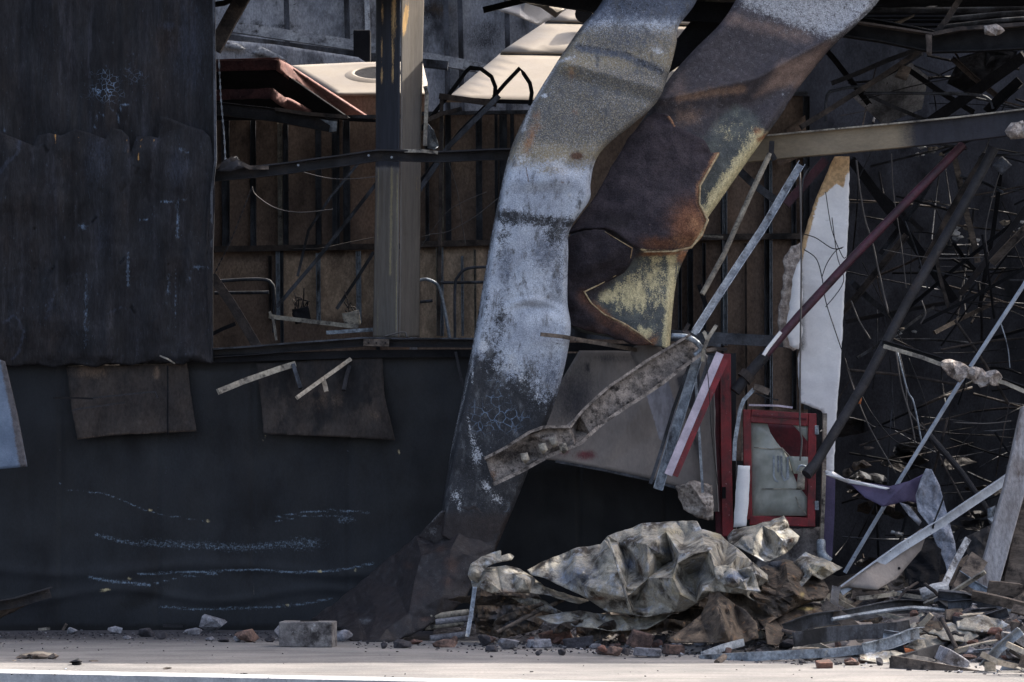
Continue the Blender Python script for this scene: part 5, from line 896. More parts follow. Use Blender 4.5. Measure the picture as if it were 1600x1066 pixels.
for i, pts in enumerate(([(1290, 190, 1.4), (1292, 150, 1.4), (1310, 140, 1.4), (1350, 134, 1.4)], [(1350, 146, 1.5), (1440, 146, 1.5), (1520, 148, 1.5), (1545, 155, 1.5), (1552, 170, 1.5)])):
    tube(('dull hooped tube at the left above the tan beam', 'long level tube curling down above the tan beam')[i], 'stud', pts, .026)
sheet('roof_tin', 'large grey buckled roof sheet hanging above the tan beam', 'roof sheet', M['farwall'], [(1330, 150, 3.2), (1390, 110, 3.0), (1420, 95, 3.0), (1450, 120, 3.2), (1440, 170, 3.4), (1380, 195, 3.4)], nrand=8, amp=.12, sol=.01, seed=2)
sheet('roof_tin', 'second buckled roof sheet nearer the right edge above the tan beam', 'roof sheet', M['stud'], [(1500, 90, 3.0), (1540, 78, 3.0), (1590, 80, 3.0), (1570, 120, 3.2), (1520, 150, 3.4), (1480, 130, 3.2)], nrand=8, amp=.12, sol=.01, seed=5)
sheet('blue_gusset', 'small blue diamond gusset plate right of the brown pipe top', 'plate', M['stud'], [(1551, 258, 1.2), (1566, 244, 1.2), (1581, 258, 1.2), (1565, 274, 1.2)], sol=.01)
sheet('pale_block', 'short scorched block hanging on a strut above the tan beam', 'block', M['wood'], [(1398, 120, 1.3), (1408, 102, 1.3), (1424, 106, 1.3), (1416, 126, 1.3)], sol=.05)
# pale scraps stand in for sunlit rubble patches deep inside
for i, (a, b, w_, h, n, lab) in enumerate(((1445, 236, 34, 8, 9, 'under the tan beam'), (1500, 366, 36, 14, 10, 'between the burnt struts'), (1590, 354, 24, 8, 5, 'at the right edge of the dark bay'), (1415, 519, 26, 6, 5, 'low behind the brown pipe'))):
    rnd = random.Random(i+40)
    for k in range(n):
        x = a+rnd.uniform(-w_, w_); y = b+rnd.uniform(-h, h); r_ = rnd.uniform(4, 9)
        o = sheet('sun_fleck_scrap', f'small pale scrap of fallen ceiling caught {lab}', 'scrap', M[('white', 'palebeam', 'cream')[k % 3]], [(x+r_*math.cos(q*1.26+k)*rnd.uniform(.6, 1.4), y+r_*.55*math.sin(q*1.26+k)*rnd.uniform(.6, 1.3), 4.2) for q in range(5)], nrand=2, amp=.08, sol=.008, seed=k, group='pale ceiling scraps in the right bay')
rod('scrap_rail', 'scorched pale channel lying at the far right among the struts', 'channel', M['wood'], [(1550, 412, 2.0), (1580, 380, 2.0), (1625, 335, 2.0)], P_U(.07, .05, .006))
beam('upright pale torn slat between the maroon pipe and the right edge', 'wood', [(1490, 240, 3.0), (1502, 300, 3.0), (1528, 410, 3.0)], P_box(.05, .02), wob=.02)
beam('rusty bent strip low between the struts', 'rustbar', [(1462, 400, 2.6), (1468, 430, 2.6), (1480, 480, 2.6)], P_box(.03, .02), wob=.03)
# hanging mesh wires and cables
rnd = random.Random(77)
W = [([(1338, 250, .8), (1344, 300, .8), (1352, 345, .8), (1362, 375, .8), (1372, 420, .8), (1388, 490, .8)], .016, 'wirel', 'thick pale cable dropping behind the maroon pipe'),
     ([(1393, 240, 1), (1396, 300, 1), (1408, 380, 1), (1416, 450, 1)], .009, 'wirel', 'fine cable left of the brown pipe'),
     ([(1300, 340, .2), (1308, 400, .2), (1318, 440, .2), (1290, 480, .2)], .007, 'wire', 'short wire looping on the white panel'),
     ([(1290, 300, .25), (1300, 360, .25), (1316, 400, .25), (1322, 402, .25)], .007, 'wire', 'wire crossing the upper white panel'),
     ([(1256, 366, .1), (1275, 372, .1), (1300, 388, .1), (1316, 388, .1)], .008, 'wire', 'wavy wire crossing the white panel sideways'),
     ([(1256, 390, .1), (1275, 404, .1), (1284, 432, .1), (1290, 470, .1), (1306, 520, .1), (1330, 590, .1), (1338, 612, .1)], .008, 'wire', 'long wire running down the white panel'),
     ([(1284, 434, .1), (1292, 412, .1), (1306, 392, .1), (1318, 386, .1)], .007, 'wire', 'curved wire joining the long wire on the white panel'),
     ([(1320, 560, .4), (1335, 610, .4), (1360, 670, .4), (1400, 740, .4)], .010, 'wirel', 'cable hanging below the orange scorched card'),
     ([(1345, 615, .3), (1365, 650, .3), (1400, 690, .3), (1440, 700, .3), (1462, 702, .3)], .009, 'wire', 'sagging black cable reaching the thin pale pole'),
     ([(1400, 550, .4), (1408, 600, .4), (1422, 650, .4), (1430, 690, .4)], .012, 'wirel', 'first strand of the pale frayed bundle'),
     ([(1402, 550, .35), (1418, 610, .35), (1428, 630, .35), (1440, 690, .35)], .014, 'galv', 'second strand of the pale frayed bundle'),
     ([(1404, 548, .4), (1414, 590, .4), (1420, 640, .4), (1444, 670, .4)], .010, 'wirel', 'third strand of the pale frayed bundle'),
     ([(1420, 560, .5), (1440, 610, .5), (1455, 660, .5), (1470, 700, .5)], .008, 'wire', 'black strand right of the frayed bundle'),
     ([(1380, 390, 1.4), (1430, 400, 1.4), (1480, 404, 1.4), (1535, 402, 1.4)], .008, 'wirel', 'thin level wire between the two big pipes'),
     ([(1545, 400, 1.4), (1540, 360, 1.4), (1556, 290, 1.4), (1570, 250, 1.4)], .008, 'wirel', 'thin wire near the blue gusset plate'),
     ([(1545, 600, .6), (1530, 660, .6), (1500, 700, .6), (1480, 760, .6)], .008, 'wire', 'black wire right of the thin pale pole'),
     ([(1562, 500, .2), (1574, 540, .2), (1578, 575, .2)], .010, 'galv', 'short frayed wire above the debris channel'),
     ([(1490, 660, .6), (1540, 662, .6), (1580, 658, .6)], .010, 'wirel', 'level pale wire in the lower right bay'),
     ([(1330, 470, .6), (1342, 500, .6), (1360, 530, .6)], .012, 'wirel', 'short pale cable end right of the white panel'),
     ([(1440, 470, .8), (1446, 490, .8), (1438, 506, .8)], .012, 'wirel', 'tiny bright cable end behind the brown pipe')]
for pts, d, mk, lab in W: wire(lab, mk, pts, d)
sheet('scorched_card', 'small orange scorched card caught behind the brown pipe', 'card', M['orange'], [(1336, 622, .3), (1342, 614, .3), (1347, 622, .3), (1345, 632, .3), (1338, 630, .3)], sol=.004)
# dark clutter heaped at the back: burnt racking, pipes and branches
for i in range(150):
    a = rnd.uniform(1310, 1600); b = rnd.uniform(300, 870) if i % 3 else rnd.uniform(60, 440); L_ = rnd.uniform(50, 190); an = rnd.choice((rnd.uniform(-.5, .5), rnd.uniform(-.3, .3), rnd.uniform(.8, 2.2)))
    yy = rnd.uniform(1.8, 6.5); c = a+L_*math.cos(an); e = b+L_*math.sin(an)
    reg = ('in the upper part', 'in the middle', 'at the bottom')[0 if b < 300 else 1 if b < 580 else 2]
    beam(f'charred rod in the tangle {reg} of the dark right bay', ('sootsteel', 'black', 'rustbar', 'stud')[i % 4], [(a, b, yy), ((a+c)/2+rnd.uniform(-3, 3), (b+e)/2+rnd.uniform(-4, 4), yy), (c, e, yy+rnd.uniform(-.5, .5))], P_tube(rnd.uniform(.006, .026), 7), name='charred_rod', cat='rod', group='charred rods tangled in the right bay', curve=4)
for i in range(18):
    a = rnd.uniform(1325, 1590); b = rnd.uniform(660, 890); r_ = rnd.uniform(14, 42)
    sheet('charred_sheet', 'crumpled charred sheet lying in the back of the dark right bay', 'sheet', M[('sootsteel', 'sooted', 'rustbar', 'stud')[i % 4]], [(a+r_*math.cos(q*.9)*rnd.uniform(.6, 1.5), b+r_*.45*math.sin(q*.9)*rnd.uniform(.6, 1.3), rnd.uniform(3.5, 6)) for q in range(7)], nrand=6, amp=.2, sol=.006, seed=i, jag=1.5, group='charred sheets in the right bay')
for i, (a, b, r_) in enumerate(((1340, 728, 20), (1322, 738, 14), (1355, 700, 10), (1345, 748, 8), (1405, 835, 9), (1395, 832, 6))):
    sheet('rusty_scrap', 'small rust-brown scrap glinting ' + ('above the purple sheet' if i < 4 else 'behind the thin pole foot'), 'scrap', M['wood' if i < 4 else 'palebeam'], [(a+r_*math.cos(q*1.05)*rnd.uniform(.4, 1.3), b+r_*.5*math.sin(q*1.05)*rnd.uniform(.4, 1.3), 2.2) for q in range(6)], nrand=5, amp=.1, sol=.006, jag=2, seed=i, group='small rusty scraps in the right bay')
# ================================================================ the rubble bed
rm = MB(); vs = []; fs = []; nx, ny = 190, 130
def fronty(x):   # front edge of the rubble (metres) from left to right
    return -1.2-1.0*smooth1((x-(-.4))/1.2)-1.3*smooth1((x-1.0)/1.2)-1.4*smooth1((x-2.0)/2.2)
def smooth1(t): t = max(0, min(1, t)); return t*t*(3-2*t)
def moundz(x, y):
    f = fronty(x); t = (y-f)/1.2
    if t <= 0: return -.03
    h = (.03+.22*smooth1((x-1.9)/1.4))*smooth1(t)+.03*smooth1(t*4)
    n = mn.fractal(Vector((x*2.2, y*2.2, 0)), 1, 2, 4)*.06+abs(mn.fractal(Vector((x*7, y*7, 5)), .8, 2, 4))*.05
    return h*(1+.25*n*4)+n*smooth1(t*3)-.012
for i in range(nx+1):
    for j in range(ny+1):
        x = -.6+5.8*i/nx; y = -6+6.9*j/ny; vs.append((x, y, moundz(x, y)))
for i in range(nx):
    for j in range(ny):
        a = i*(ny+1)+j
        if max(vs[a][2], vs[a+1][2], vs[a+ny+1][2], vs[a+ny+2][2]) > -.02: fs.append((a, a+ny+1, a+ny+2, a+1))
rm.add(vs, fs); o = rm.build('rubble_bed', M['mound'], smooth=True, origin=Vector((2, -1, 0))); o['kind'] = 'stuff'; o['label'] = 'grey ash and fine rubble spread along the foot of the burnt hall'
def ground_z(x, y): return max(0, moundz(x, y)) if x > -.6 and y < .9 else 0
def onground(px, py):
    """pavement or rubble point seen at this pixel"""
    Y = -6.0
    while Y < .6:
        p = V(px, py, Y)
        if p.z <= ground_z(p.x, p.y)+.002: return p
        Y += .03
    return V(px, py, .3)
def rock_mesh(rnd, r, sq=(1, 1, 1), n=14, k=.35):
    bm = bmesh.new()
    for _ in range(n):
        v = Vector((rnd.gauss(0, 1), rnd.gauss(0, 1), rnd.gauss(0, 1))).normalized()*rnd.uniform(1-k, 1)
        bm.verts.new((v.x*r*sq[0], v.y*r*sq[1], v.z*r*sq[2]))
    bmesh.ops.convex_hull(bm, input=bm.verts); vs = [v for v in bm.verts if v.link_faces]
    bmesh.ops.delete(bm, geom=[v for v in bm.verts if not v.link_faces], context='VERTS')
    bm.verts.index_update(); z0 = min(v.co.z for v in bm.verts)
    out = ([Vector((v.co.x, v.co.y, v.co.z-z0)) for v in bm.verts], [tuple(v.index for v in f.verts) for f in bm.faces]); bm.free(); return out
# fine gravel: nobody could count it
gv = MB(); rnd = random.Random(5)
def scatter(n, fx, sz):
    for _ in range(n):
        px, py = fx(); p = onground(px, py); r = rnd.uniform(*sz)
        v, f = rock_mesh(rnd, r, (1, 1, .6), 8, .4); a = rnd.uniform(0, 6.3); ca, sa = math.cos(a), math.sin(a)
        gv.add([Vector((q.x*ca-q.y*sa, q.x*sa+q.y*ca, q.z))+p-Vector((0, 0, .004)) for q in v], f)
scatter(650, lambda: (rnd.uniform(-20, 560), 988+abs(rnd.gauss(0, 8))), (.004, .016))
scatter(420, lambda: (rnd.uniform(560, 1130), 1003+abs(rnd.gauss(0, 9))), (.005, .02))
def dpos():
    x = rnd.uniform(740, 1620); return (x, rnd.uniform(930, 1012+(x-740)/860*46))
scatter(1700, dpos, (.005, .024))
o = gv.build('fine_rubble', M['rockC'], origin=Vector((0, -1, 0))); o['kind'] = 'stuff'; o['label'] = 'fine grey chips scattered along the wall foot'
gv = MB()
scatter(1100, dpos, (.005, .024)); scatter(200, lambda: (rnd.uniform(0, 700), rnd.uniform(985, 1004)), (.004, .016))
o = gv.build('fine_rubble', M['rockA'], origin=Vector((0, -1, 0))); o['kind'] = 'stuff'; o['label'] = 'fine pale chips scattered through the rubble'
gv = MB(); scatter(110, lambda: (rnd.uniform(0, 1300), rnd.uniform(1008, 1062)), (.003, .012))
o = gv.build('dark_specks', M['black'], origin=Vector((0, -4, 0))); o['kind'] = 'stuff'; o['label'] = 'black specks of char scattered over the sunlit pavement'
# countable rubble
def lump(px, py, wpx, hpx, mk, label, name='rubble_lump', cat='rubble', group=None, seed=0, depth=.8):
    r = random.Random(seed*31+7); p = onground(px, py); s = (CAM_D+p.y)/CAM_D/PPM; v, f = rock_mesh(r, 1, (1, 1, 1), 16, .3)
    xs = [q.x for q in v]; zs = [q.z for q in v]; w0 = max(xs)-min(xs); h0 = max(zs)
    mb = MB(); mb.add([Vector((q.x/w0*wpx*s, q.y/w0*wpx*s*depth, q.z/h0*hpx*s))+p-Vector((0, 0, .006)) for q in v], f)
    o = mb.build(name, M[mk], bev=.006); tag(o, label, cat, group); return o
cb = empty('concrete_block', 'sooty grey concrete block standing before the wall at the strip foot', 'block', onground(480, 1012))
p = onground(480, 1012)
for n_, c, d, mk in (('block', Vector((-.035, .13, .088)), (.30, .24, .176), 'concrete'),):
    MB().box(p+Vector((0, .12, .092)), (.385, .22, .184), rz=R(-7), jit=.004, rnd=random.Random(1)).build('body', M['concrete'], cb, bev=.008)
MB().box(p+Vector((.01, .12, .1855)), (.12, .1, .006), rz=R(-7)).build('hollow', M['black'], cb)
for i, a in enumerate(((331, 988, 44, 30, 'rockA', 'largest pale lump by the wall left of the concrete block'), (300, 991, 30, 12, 'rockA', 'low pale slab piece left of the largest pale lump'), (388, 1003, 40, 22, 'rockB', 'pinkish broken brick lump left of the concrete block'), (372, 1003, 16, 14, 'rockA', 'small grey lump touching the pinkish lump'), (437, 1000, 22, 26, 'rockA', 'pale lump hidden behind the left of the concrete block'),
        (112, 990, 18, 12, 'rockA', 'far left small pale lump at the wall foot'), (180, 990, 24, 13, 'rockA', 'small pale lump beneath the left scorched board'), (228, 995, 28, 16, 'rockC', 'dark rounded lump at the wall foot'), (252, 999, 20, 14, 'rockC', 'dark greenish lump right of the dark rounded lump'), (198, 998, 14, 6, 'rockA', 'tiny pale flake by the wall foot'), (327, 1001, 18, 8, 'rockA', 'flat pale chip in front of the largest pale lump'), (350, 1003, 20, 9, 'rockC', 'flat grey chip right of the flat pale chip'), (420, 1003, 18, 10, 'rockC', 'grey chip just left of the concrete block'),
        (536, 1002, 30, 20, 'rockA', 'ashy white lump right of the concrete block'), (700, 1012, 40, 15, 'rockB', 'brown broken brick under the grey strip foot'), (754, 1010, 22, 20, 'rockC', 'dark grey lump below the curled sheet end'), (796, 1014, 36, 18, 'rockA', 'white ash lump below the crumpled sheet'), (770, 1018, 22, 12, 'rockC', 'dark chip left of the white ash lump'))):
    lump(*a[:6], seed=i, group='rubble lumps on the pavement')
def brick(px, py, wpx, hpx, mk, label, rz=0, rx=0, ry=0, name='broken_brick', cat='brick', group='broken bricks in the rubble', dpt=.12, seed=0):
    p = onground(px, py); s = (CAM_D+p.y)/CAM_D/PPM; h = hpx*s
    o = MB().box(p+Vector((0, 0, h*.45)), (wpx*s, dpt, h*.9), rz=R(rz), rx=R(rx), ry=R(ry), jit=.012, rnd=random.Random(seed)).build(name, M[mk], bev=.008); return tag(o, label, cat, group)
brick(868, 1004, 42, 22, 'brick', 'dusty brick tipped under the left part of the crumpled sheet', 15, 0, -14, seed=1)
brick(905, 1012, 46, 18, 'rockC', 'grey brick right of the tipped dusty brick', -10, 0, -8, seed=2)
brick(844, 1012, 30, 14, 'rockA', 'small pale half brick left of the grey brick', 20, seed=3)
brick(958, 1022, 22, 9, 'brick', 'small orange-red brick chip in front of the pile', 5, seed=4)
brick(1012, 1026, 44, 15, 'rockA', 'pale brick at the front below the pile centre', -4, seed=5)
brick(1052, 1022, 26, 16, 'rockB', 'brown half brick right of the front pale brick', 20, seed=6)
brick(1002, 1014, 34, 30, 'rockB', 'upright brown broken brick below the pile centre', 10, 10, 20, seed=7)
brick(1288, 1044, 26, 12, 'brick', 'maroon brick piece at the front right of the pile', 5, seed=8)
for i in range(110):
    r = random.Random(i+900); 
    if i < 36: px = r.uniform(600, 1130); py = r.uniform(1003, 1026) if px > 800 else r.uniform(1001, 1014)
    else: px = r.uniform(1130, 1600); py = r.uniform(960, 1010+(px-740)/860*46)
    z = 'under the crumpled sheet' if px < 1130 else ('among the bars right of the pile' if px < 1400 else 'at the right end of the rubble')
    kd = r.choice(('rockA', 'rockB', 'rockC', 'rockC', 'brick')); nmk = {'rockA': 'pale', 'rockB': 'brown', 'rockC': 'dark grey', 'brick': 'reddish'}[kd]
    lump(px, py, r.uniform(10, 30), r.uniform(7, 17), kd, f'{nmk} broken lump lying {z}', seed=i+100, group=f'{nmk} broken lumps {z}')
# ================================================================ the crumpled sheet pile
def cr(name, label, mk, outline, pts, nr, amp, seed, sol=.006, jag=.6, parent=None, maxlen=.025, soften=0, cat='metal sheet', P=None, F=(.045, .15, 35)):
    nr = int(nr*.8)
    o = sheet(name, label, cat, M[mk], outline, pts, maxlen=maxlen, sol=sol, amp=amp, nrand=nr, seed=seed, noise_amp=.012, nsc=9, jag=jag, parent=parent, smooth='auto', soften=soften, folds=F)
    if P: paint(o, **P)
    if name == 'torn_offcut': o['group'] = ' '.join(label.split()[1:3])+' offcuts '+' '.join(label.split()[4:])
    return o
cr('crumpled_sheet', 'curled narrow sheet end sticking up at the left of the pile', 'crump', [(738, 912, -1.9), (732, 900, -1.95), (736, 884, -1.95), (752, 872, -1.9), (772, 864, -1.8), (782, 862, -1.8), (783, 870, -1.85), (797, 866, -1.75), (803, 871, -1.75), (800, 876, -1.8), (778, 880, -1.9), (762, 886, -1.95), (752, 896, -2.0), (748, 912, -1.95)], [(745, 895, -2.05), (765, 875, -1.95)], 0, 0, 1, jag=.3, soften=1, sol=.01)
cr('crumpled_sheet', 'long flat sheet tongue reaching left under the curled end', 'crump', [(734, 902, -1.85), (755, 890, -1.8), (790, 885, -1.75), (812, 890, -1.75), (832, 903, -1.75), (850, 918, -1.75), (880, 928, -1.75), (920, 940, -1.7), (905, 945, -1.85), (860, 932, -1.9), (820, 926, -1.95), (770, 928, -2.0), (738, 918, -1.98)], [(760, 905, -2.06), (820, 908, -2.0), (800, 898, -1.82)], 3, .06, 2, P=dict(rust=[('b', 790, 925, 40, 6, .55)]))
cr('crumpled_sheet', 'dark smoky sheet standing behind the left tongue', 'crumpbrown', [(745, 920, -1.5), (800, 928, -1.45), (840, 930, -1.4), (862, 955, -1.4), (840, 985, -1.5), (790, 998, -1.6), (745, 990, -1.6), (738, 950, -1.55)], [(800, 950, -1.6)], 8, .08, 3, P=dict(blue=[('b', 800, 965, 50, 30, .6)]))
P1 = dict(blue=[('b', 900, 900, 60, 30, .5), ('b', 945, 900, 20, 30, .4)], rust=[('b', 935, 930, 30, 6, .6)], yel=[('b', 870, 930, 20, 8, .3)])
cr('crumpled_sheet', 'long creased grey sheet arching over the middle of the pile', 'crump', [(824, 892, -1.8), (845, 880, -1.75), (880, 866, -1.7), (905, 858, -1.7), (938, 853, -1.72), (950, 838, -1.8), (975, 830, -1.65), (1002, 821, -1.6), (1040, 817, -1.6), (1088, 817, -1.62), (1095, 830, -1.7), (1125, 838, -1.7), (1150, 858, -1.85), (1175, 880, -1.95), (1198, 900, -2.1), (1205, 930, -2.3), (1190, 945, -2.45), (1160, 930, -2.5), (1118, 926, -2.5), (1100, 936, -2.45), (1070, 955, -2.3), (1010, 965, -2.25), (986, 961, -2.25), (950, 958, -2.1), (905, 930, -2.0), (870, 915, -1.9), (850, 905, -1.85), (830, 900, -1.82)],
 [(955, 862, -2.1), (966, 895, -2.28), (978, 935, -2.3), (966, 850, -1.75), (982, 890, -1.85), (995, 940, -1.98), (1098, 850, -2.15), (1060, 866, -2.2), (1010, 855, -2.1), (985, 846, -1.9), (1035, 885, -1.7), (1050, 878, -1.75), (1012, 905, -2.15), (1030, 940, -2.2), (1108, 862, -2.45), (1082, 868, -2.42), (1058, 882, -2.35), (1051, 905, -2.5), (1062, 930, -2.52), (1098, 924, -2.6), (1120, 903, -2.5), (1075, 900, -2.05), (1092, 892, -2.1), (1085, 912, -2.15), (1122, 850, -2.0), (1150, 872, -2.3), (1180, 898, -2.45), (1132, 875, -1.95), (1158, 900, -2.0), (1186, 922, -2.15), (1138, 890, -2.5), (1160, 910, -2.6), (905, 900, -2.1), (880, 888, -1.85), (930, 880, -1.95), (935, 925, -2.3), (910, 915, -2.1), (1040, 832, -1.85), (1070, 840, -1.7)],
 0, 0, 5, jag=.4, maxlen=.022, sol=.005, F=(.05, .13, 50), P=dict(yel=[('b', 1050, 830, 40, 9, .45), ('b', 1118, 838, 12, 8, .6), ('l', [(1052, 890), (1052, 925), (1078, 935)], 4, .5)], blue=[('b', 1030, 860, 50, 10, .5), ('b', 985, 880, 20, 20, .5), ('b', 900, 900, 60, 30, .5), ('b', 1095, 890, 20, 30, .5)], rust=[('b', 935, 935, 30, 6, .6), ('l', [(1000, 880), (1010, 960)], 5, .45)], soot=[('b', 1060, 900, 14, 16, .6), ('b', 1000, 900, 12, 14, .6)]))
rod('folded_seam', 'raised folded seam down the left part of the long creased sheet', 'seam', M['crump'], [(950, 842, -1.95), (958, 862, -2.2), (968, 895, -2.38), (979, 935, -2.4), (987, 960, -2.32)], P_tube(.02, 7), curve=4, smooth=True)
cr('crumpled_sheet', 'pale sunlit crumpled sheet heaped under the red window', 'crump', [(1136, 840, -1.0), (1146, 828, -1.0), (1180, 822, -1.0), (1224, 808, -1.0), (1230, 818, -1.1), (1232, 826, -1.1), (1248, 840, -1.2), (1244, 850, -1.3), (1225, 868, -1.4), (1195, 880, -1.5), (1175, 868, -1.5), (1150, 856, -1.4), (1138, 850, -1.2)], [(1180, 840, -1.35), (1210, 832, -1.35), (1160, 846, -1.4), (1200, 852, -1.2), (1222, 846, -1.45)], 8, .12, 8, P=dict(yel=[('b', 1215, 840, 25, 12, .3)], rust=[('b', 1235, 845, 8, 6, .6), ('b', 1160, 830, 20, 6, .3)]))
cr('crumpled_sheet', 'right-hand sheet with a pointed yellowish wing', 'crump', [(1235, 884, -1.9), (1258, 864, -1.8), (1275, 872, -1.8), (1298, 880, -1.9), (1316, 888, -1.9), (1300, 898, -2.0), (1282, 908, -2.1), (1268, 900, -2.15), (1250, 920, -2.2), (1235, 910, -2.1)], [(1262, 882, -2.0), (1285, 888, -2.15)], 3, .04, 9, jag=.3, P=dict(yel=[('b', 1280, 890, 26, 14, .55)]))
cr('crumpled_sheet', 'rusty main sheet of the lower right pile', 'crumpbrown', [(1185, 890, -1.9), (1205, 880, -1.8), (1225, 876, -1.8), (1245, 880, -1.85), (1262, 900, -2.0), (1285, 908, -2.0), (1295, 925, -2.1), (1285, 940, -2.2), (1255, 945, -2.3), (1230, 958, -2.4), (1200, 975, -2.6), (1180, 992, -2.7), (1130, 965, -2.6), (1110, 925, -2.4), (1140, 915, -2.4), (1170, 925, -2.4), (1190, 930, -2.3)], [(1230, 905, -2.3), (1255, 915, -2.1), (1210, 940, -2.5), (1180, 960, -2.4), (1240, 930, -2.5), (1215, 900, -2.0)], 16, .14, 10, P=dict(yel=[('b', 1253, 930, 8, 8, .5)], blue=[('b', 1210, 880, 20, 12, .6)]))
cr('crumpled_sheet', 'brown cone-shaped sheet at the front of the pile', 'crumpbrown', [(1108, 916, -2.5), (1118, 922, -2.5), (1140, 940, -2.6), (1165, 955, -2.7), (1182, 975, -2.8), (1185, 998, -3.0), (1150, 1008, -3.1), (1100, 1005, -3.1), (1050, 1006, -3.1), (1042, 1002, -3.1), (1065, 985, -2.9), (1095, 962, -2.7), (1106, 940, -2.6)], [(1120, 950, -2.9), (1130, 985, -3.2), (1100, 985, -2.9), (1155, 975, -2.7)], 6, .1, 11, jag=.4, soften=2, P=dict(rust=[('b', 1110, 930, 10, 14, .7)]))
cr('crumpled_sheet', 'pale flat tongue under the broad grey-blue sheet', 'crump', [(838, 965, -1.9), (870, 960, -1.9), (905, 955, -1.9), (945, 962, -1.95), (1000, 968, -2.0), (1060, 940, -2.0), (1070, 950, -2.1), (1010, 984, -2.2), (960, 988, -2.2), (900, 980, -2.15), (860, 975, -2.1)], [(920, 970, -2.1), (980, 978, -2.15)], 4, .05, 12)
cr('crumpled_sheet', 'small bright torn flaps in the middle of the pile', 'crump', [(1115, 888, -2.5), (1135, 884, -2.5), (1150, 892, -2.5), (1172, 886, -2.5), (1188, 925, -2.55), (1160, 922, -2.6), (1130, 915, -2.6), (1118, 905, -2.55)], [(1145, 905, -2.7), (1165, 905, -2.45)], 5, .07, 13, jag=1, P=dict(blue=[('b', 1150, 900, 30, 14, .6)]))
cr('crumpled_sheet', 'rusty low sheet edge right of the cone-shaped sheet', 'crumpbrown', [(1180, 965, -2.4), (1220, 950, -2.3), (1262, 945, -2.2), (1296, 955, -2.3), (1250, 972, -2.5), (1225, 990, -2.7), (1215, 1010, -3.0), (1198, 1008, -3.0), (1195, 985, -2.8)], [], 6, .09, 14, P=dict(yel=[('b', 1262, 952, 20, 5, .6)]))
cr('crumpled_sheet', 'dark folded sheet in the shade behind the pile centre', 'crumpbrown', [(985, 950, -1.5), (1070, 930, -1.5), (1120, 920, -1.5), (1110, 960, -1.5), (1060, 1000, -1.7), (980, 1000, -1.7), (900, 1000, -1.6), (900, 970, -1.5)], [], 8, .1, 15)
rod('angle_iron', 'thin standing angle bar under the curled sheet end', 'bar', M['galv'], [(745, 918, -2.1), (741, 950, -2.15), (733, 996, -2.3)], P_L(.03, .03, .004))
rod('wood_stick', 'brown stick leaning in front of the dark smoky sheet', 'stick', M['wood'], [(776, 988, -2.1), (820, 966, -2.0), (880, 938, -1.8)], P_tube(.028, 8), wob=.006)
for i, (a, b) in enumerate(((672, 958), (680, 966), (664, 974), (672, 992))): rod('plastic_pipe', ('upper pale pipe end under the strip foot', 'second pale pipe end under the strip foot', 'third pale pipe end under the strip foot', 'lowest pale pipe end under the strip foot')[i], 'pipe', M['rockA' if i % 2 else 'pale'], [(a, b+6, -1.45), (a+60, b-1, -1.4)], P_tube(.05, 12), group='pale pipe ends under the strip foot')
# torn offcuts that fill the heap between the big sheets
rnd = random.Random(88)
for i in range(13):
    px = (770+i*41+rnd.uniform(-10, 10)); top = 925 if px < 860 else 945; py = rnd.uniform(top, 992); rx = rnd.uniform(28, 60); ry = rnd.uniform(5, 11); a0 = rnd.uniform(-.6, .6)
    yy = -1.7-(py-925)*.008
    P_ = []
    for t in range(9):
        a = -t*2*math.pi/9; u = rx*math.cos(a)*rnd.uniform(.6, 1.35); v_ = ry*math.sin(a)*rnd.uniform(.6, 1.35); P_.append((px+u*math.cos(a0)-v_*math.sin(a0), min(1006, py+u*math.sin(a0)+v_*math.cos(a0)), yy+rnd.uniform(-.05, .05)))
    zone = 'at the left foot of the pile' if px < 900 else ('under the middle of the pile' if px < 1120 else 'at the right foot of the pile'); kd = ('crumpbrown', 'crumpbrown', 'crump', 'crumpbrown')[i % 4]; kn = {'crump': 'grey', 'crumpbrown': 'brown'}[kd]
    cr('torn_offcut', f'small {kn} crumpled offcut {zone}', kd, P_, [], 4, .06, 200+i, F=(.03, .09, rnd.uniform(0, 180)), jag=1.2, cat='offcut', P=dict(soot=[('c', .45)]))  # soot layer darkens the offcuts for the shade under the pile
# ================================================================ bars, channels and planks in the debris, right
def db(label, mk, pts, prof, name='debris_bar', cat='bar', **k): return rod(name, label, cat, M[mk], pts, prof, **k)
db('long bowed channel crossing the rubble right of the pile', 'stud', [(1228, 985, -3.2), (1270, 970, -3.1), (1330, 962, -2.9), (1400, 948, -2.6), (1455, 950, -2.4), (1500, 952, -2.3)], P_U(.10, .05, .006), curve=4)
db('thin bowed pipe lying on the long bowed channel', 'galv', [(1300, 968, -3.2), (1380, 955, -3.0), (1430, 950, -2.9), (1490, 956, -2.7)], P_tube(.03, 8), curve=4)
db('wide dull plank under the bowed channel', 'stud', [(1240, 1000, -3.8), (1300, 990, -3.7), (1400, 984, -3.5), (1420, 980, -3.4)], P_box(.10, .03), wob=.004)
db('straight grey bar lying at the front of the rubble', 'galv', [(1096, 1030, -3.6), (1180, 1026, -3.9), (1300, 1020, -4.0), (1355, 1014, -4.0)], P_box(.06, .04), wob=.003)
db('pale broken channel crossing towards the front right', 'galv', [(1352, 1014, -4.1), (1390, 1004, -4.0), (1425, 990, -3.9), (1440, 988, -3.8)], P_U(.08, .05, .005), wob=.008)
db('short blue-grey bar end under the brown cone sheet', 'galv', [(1098, 1024, -3.5), (1130, 1012, -3.4), (1160, 1004, -3.2)], P_box(.05, .03))
db('short round timber end beside the front grey bar', 'wood', [(1120, 1036, -4.1), (1132, 1026, -4.0)], P_tube(.045, 8))
db('dark slab bar lying right of the pale broken channel', 'sootsteel', [(1395, 1036, -4.3), (1430, 1026, -4.2), (1470, 1014, -4.0)], P_box(.07, .06), wob=.006)
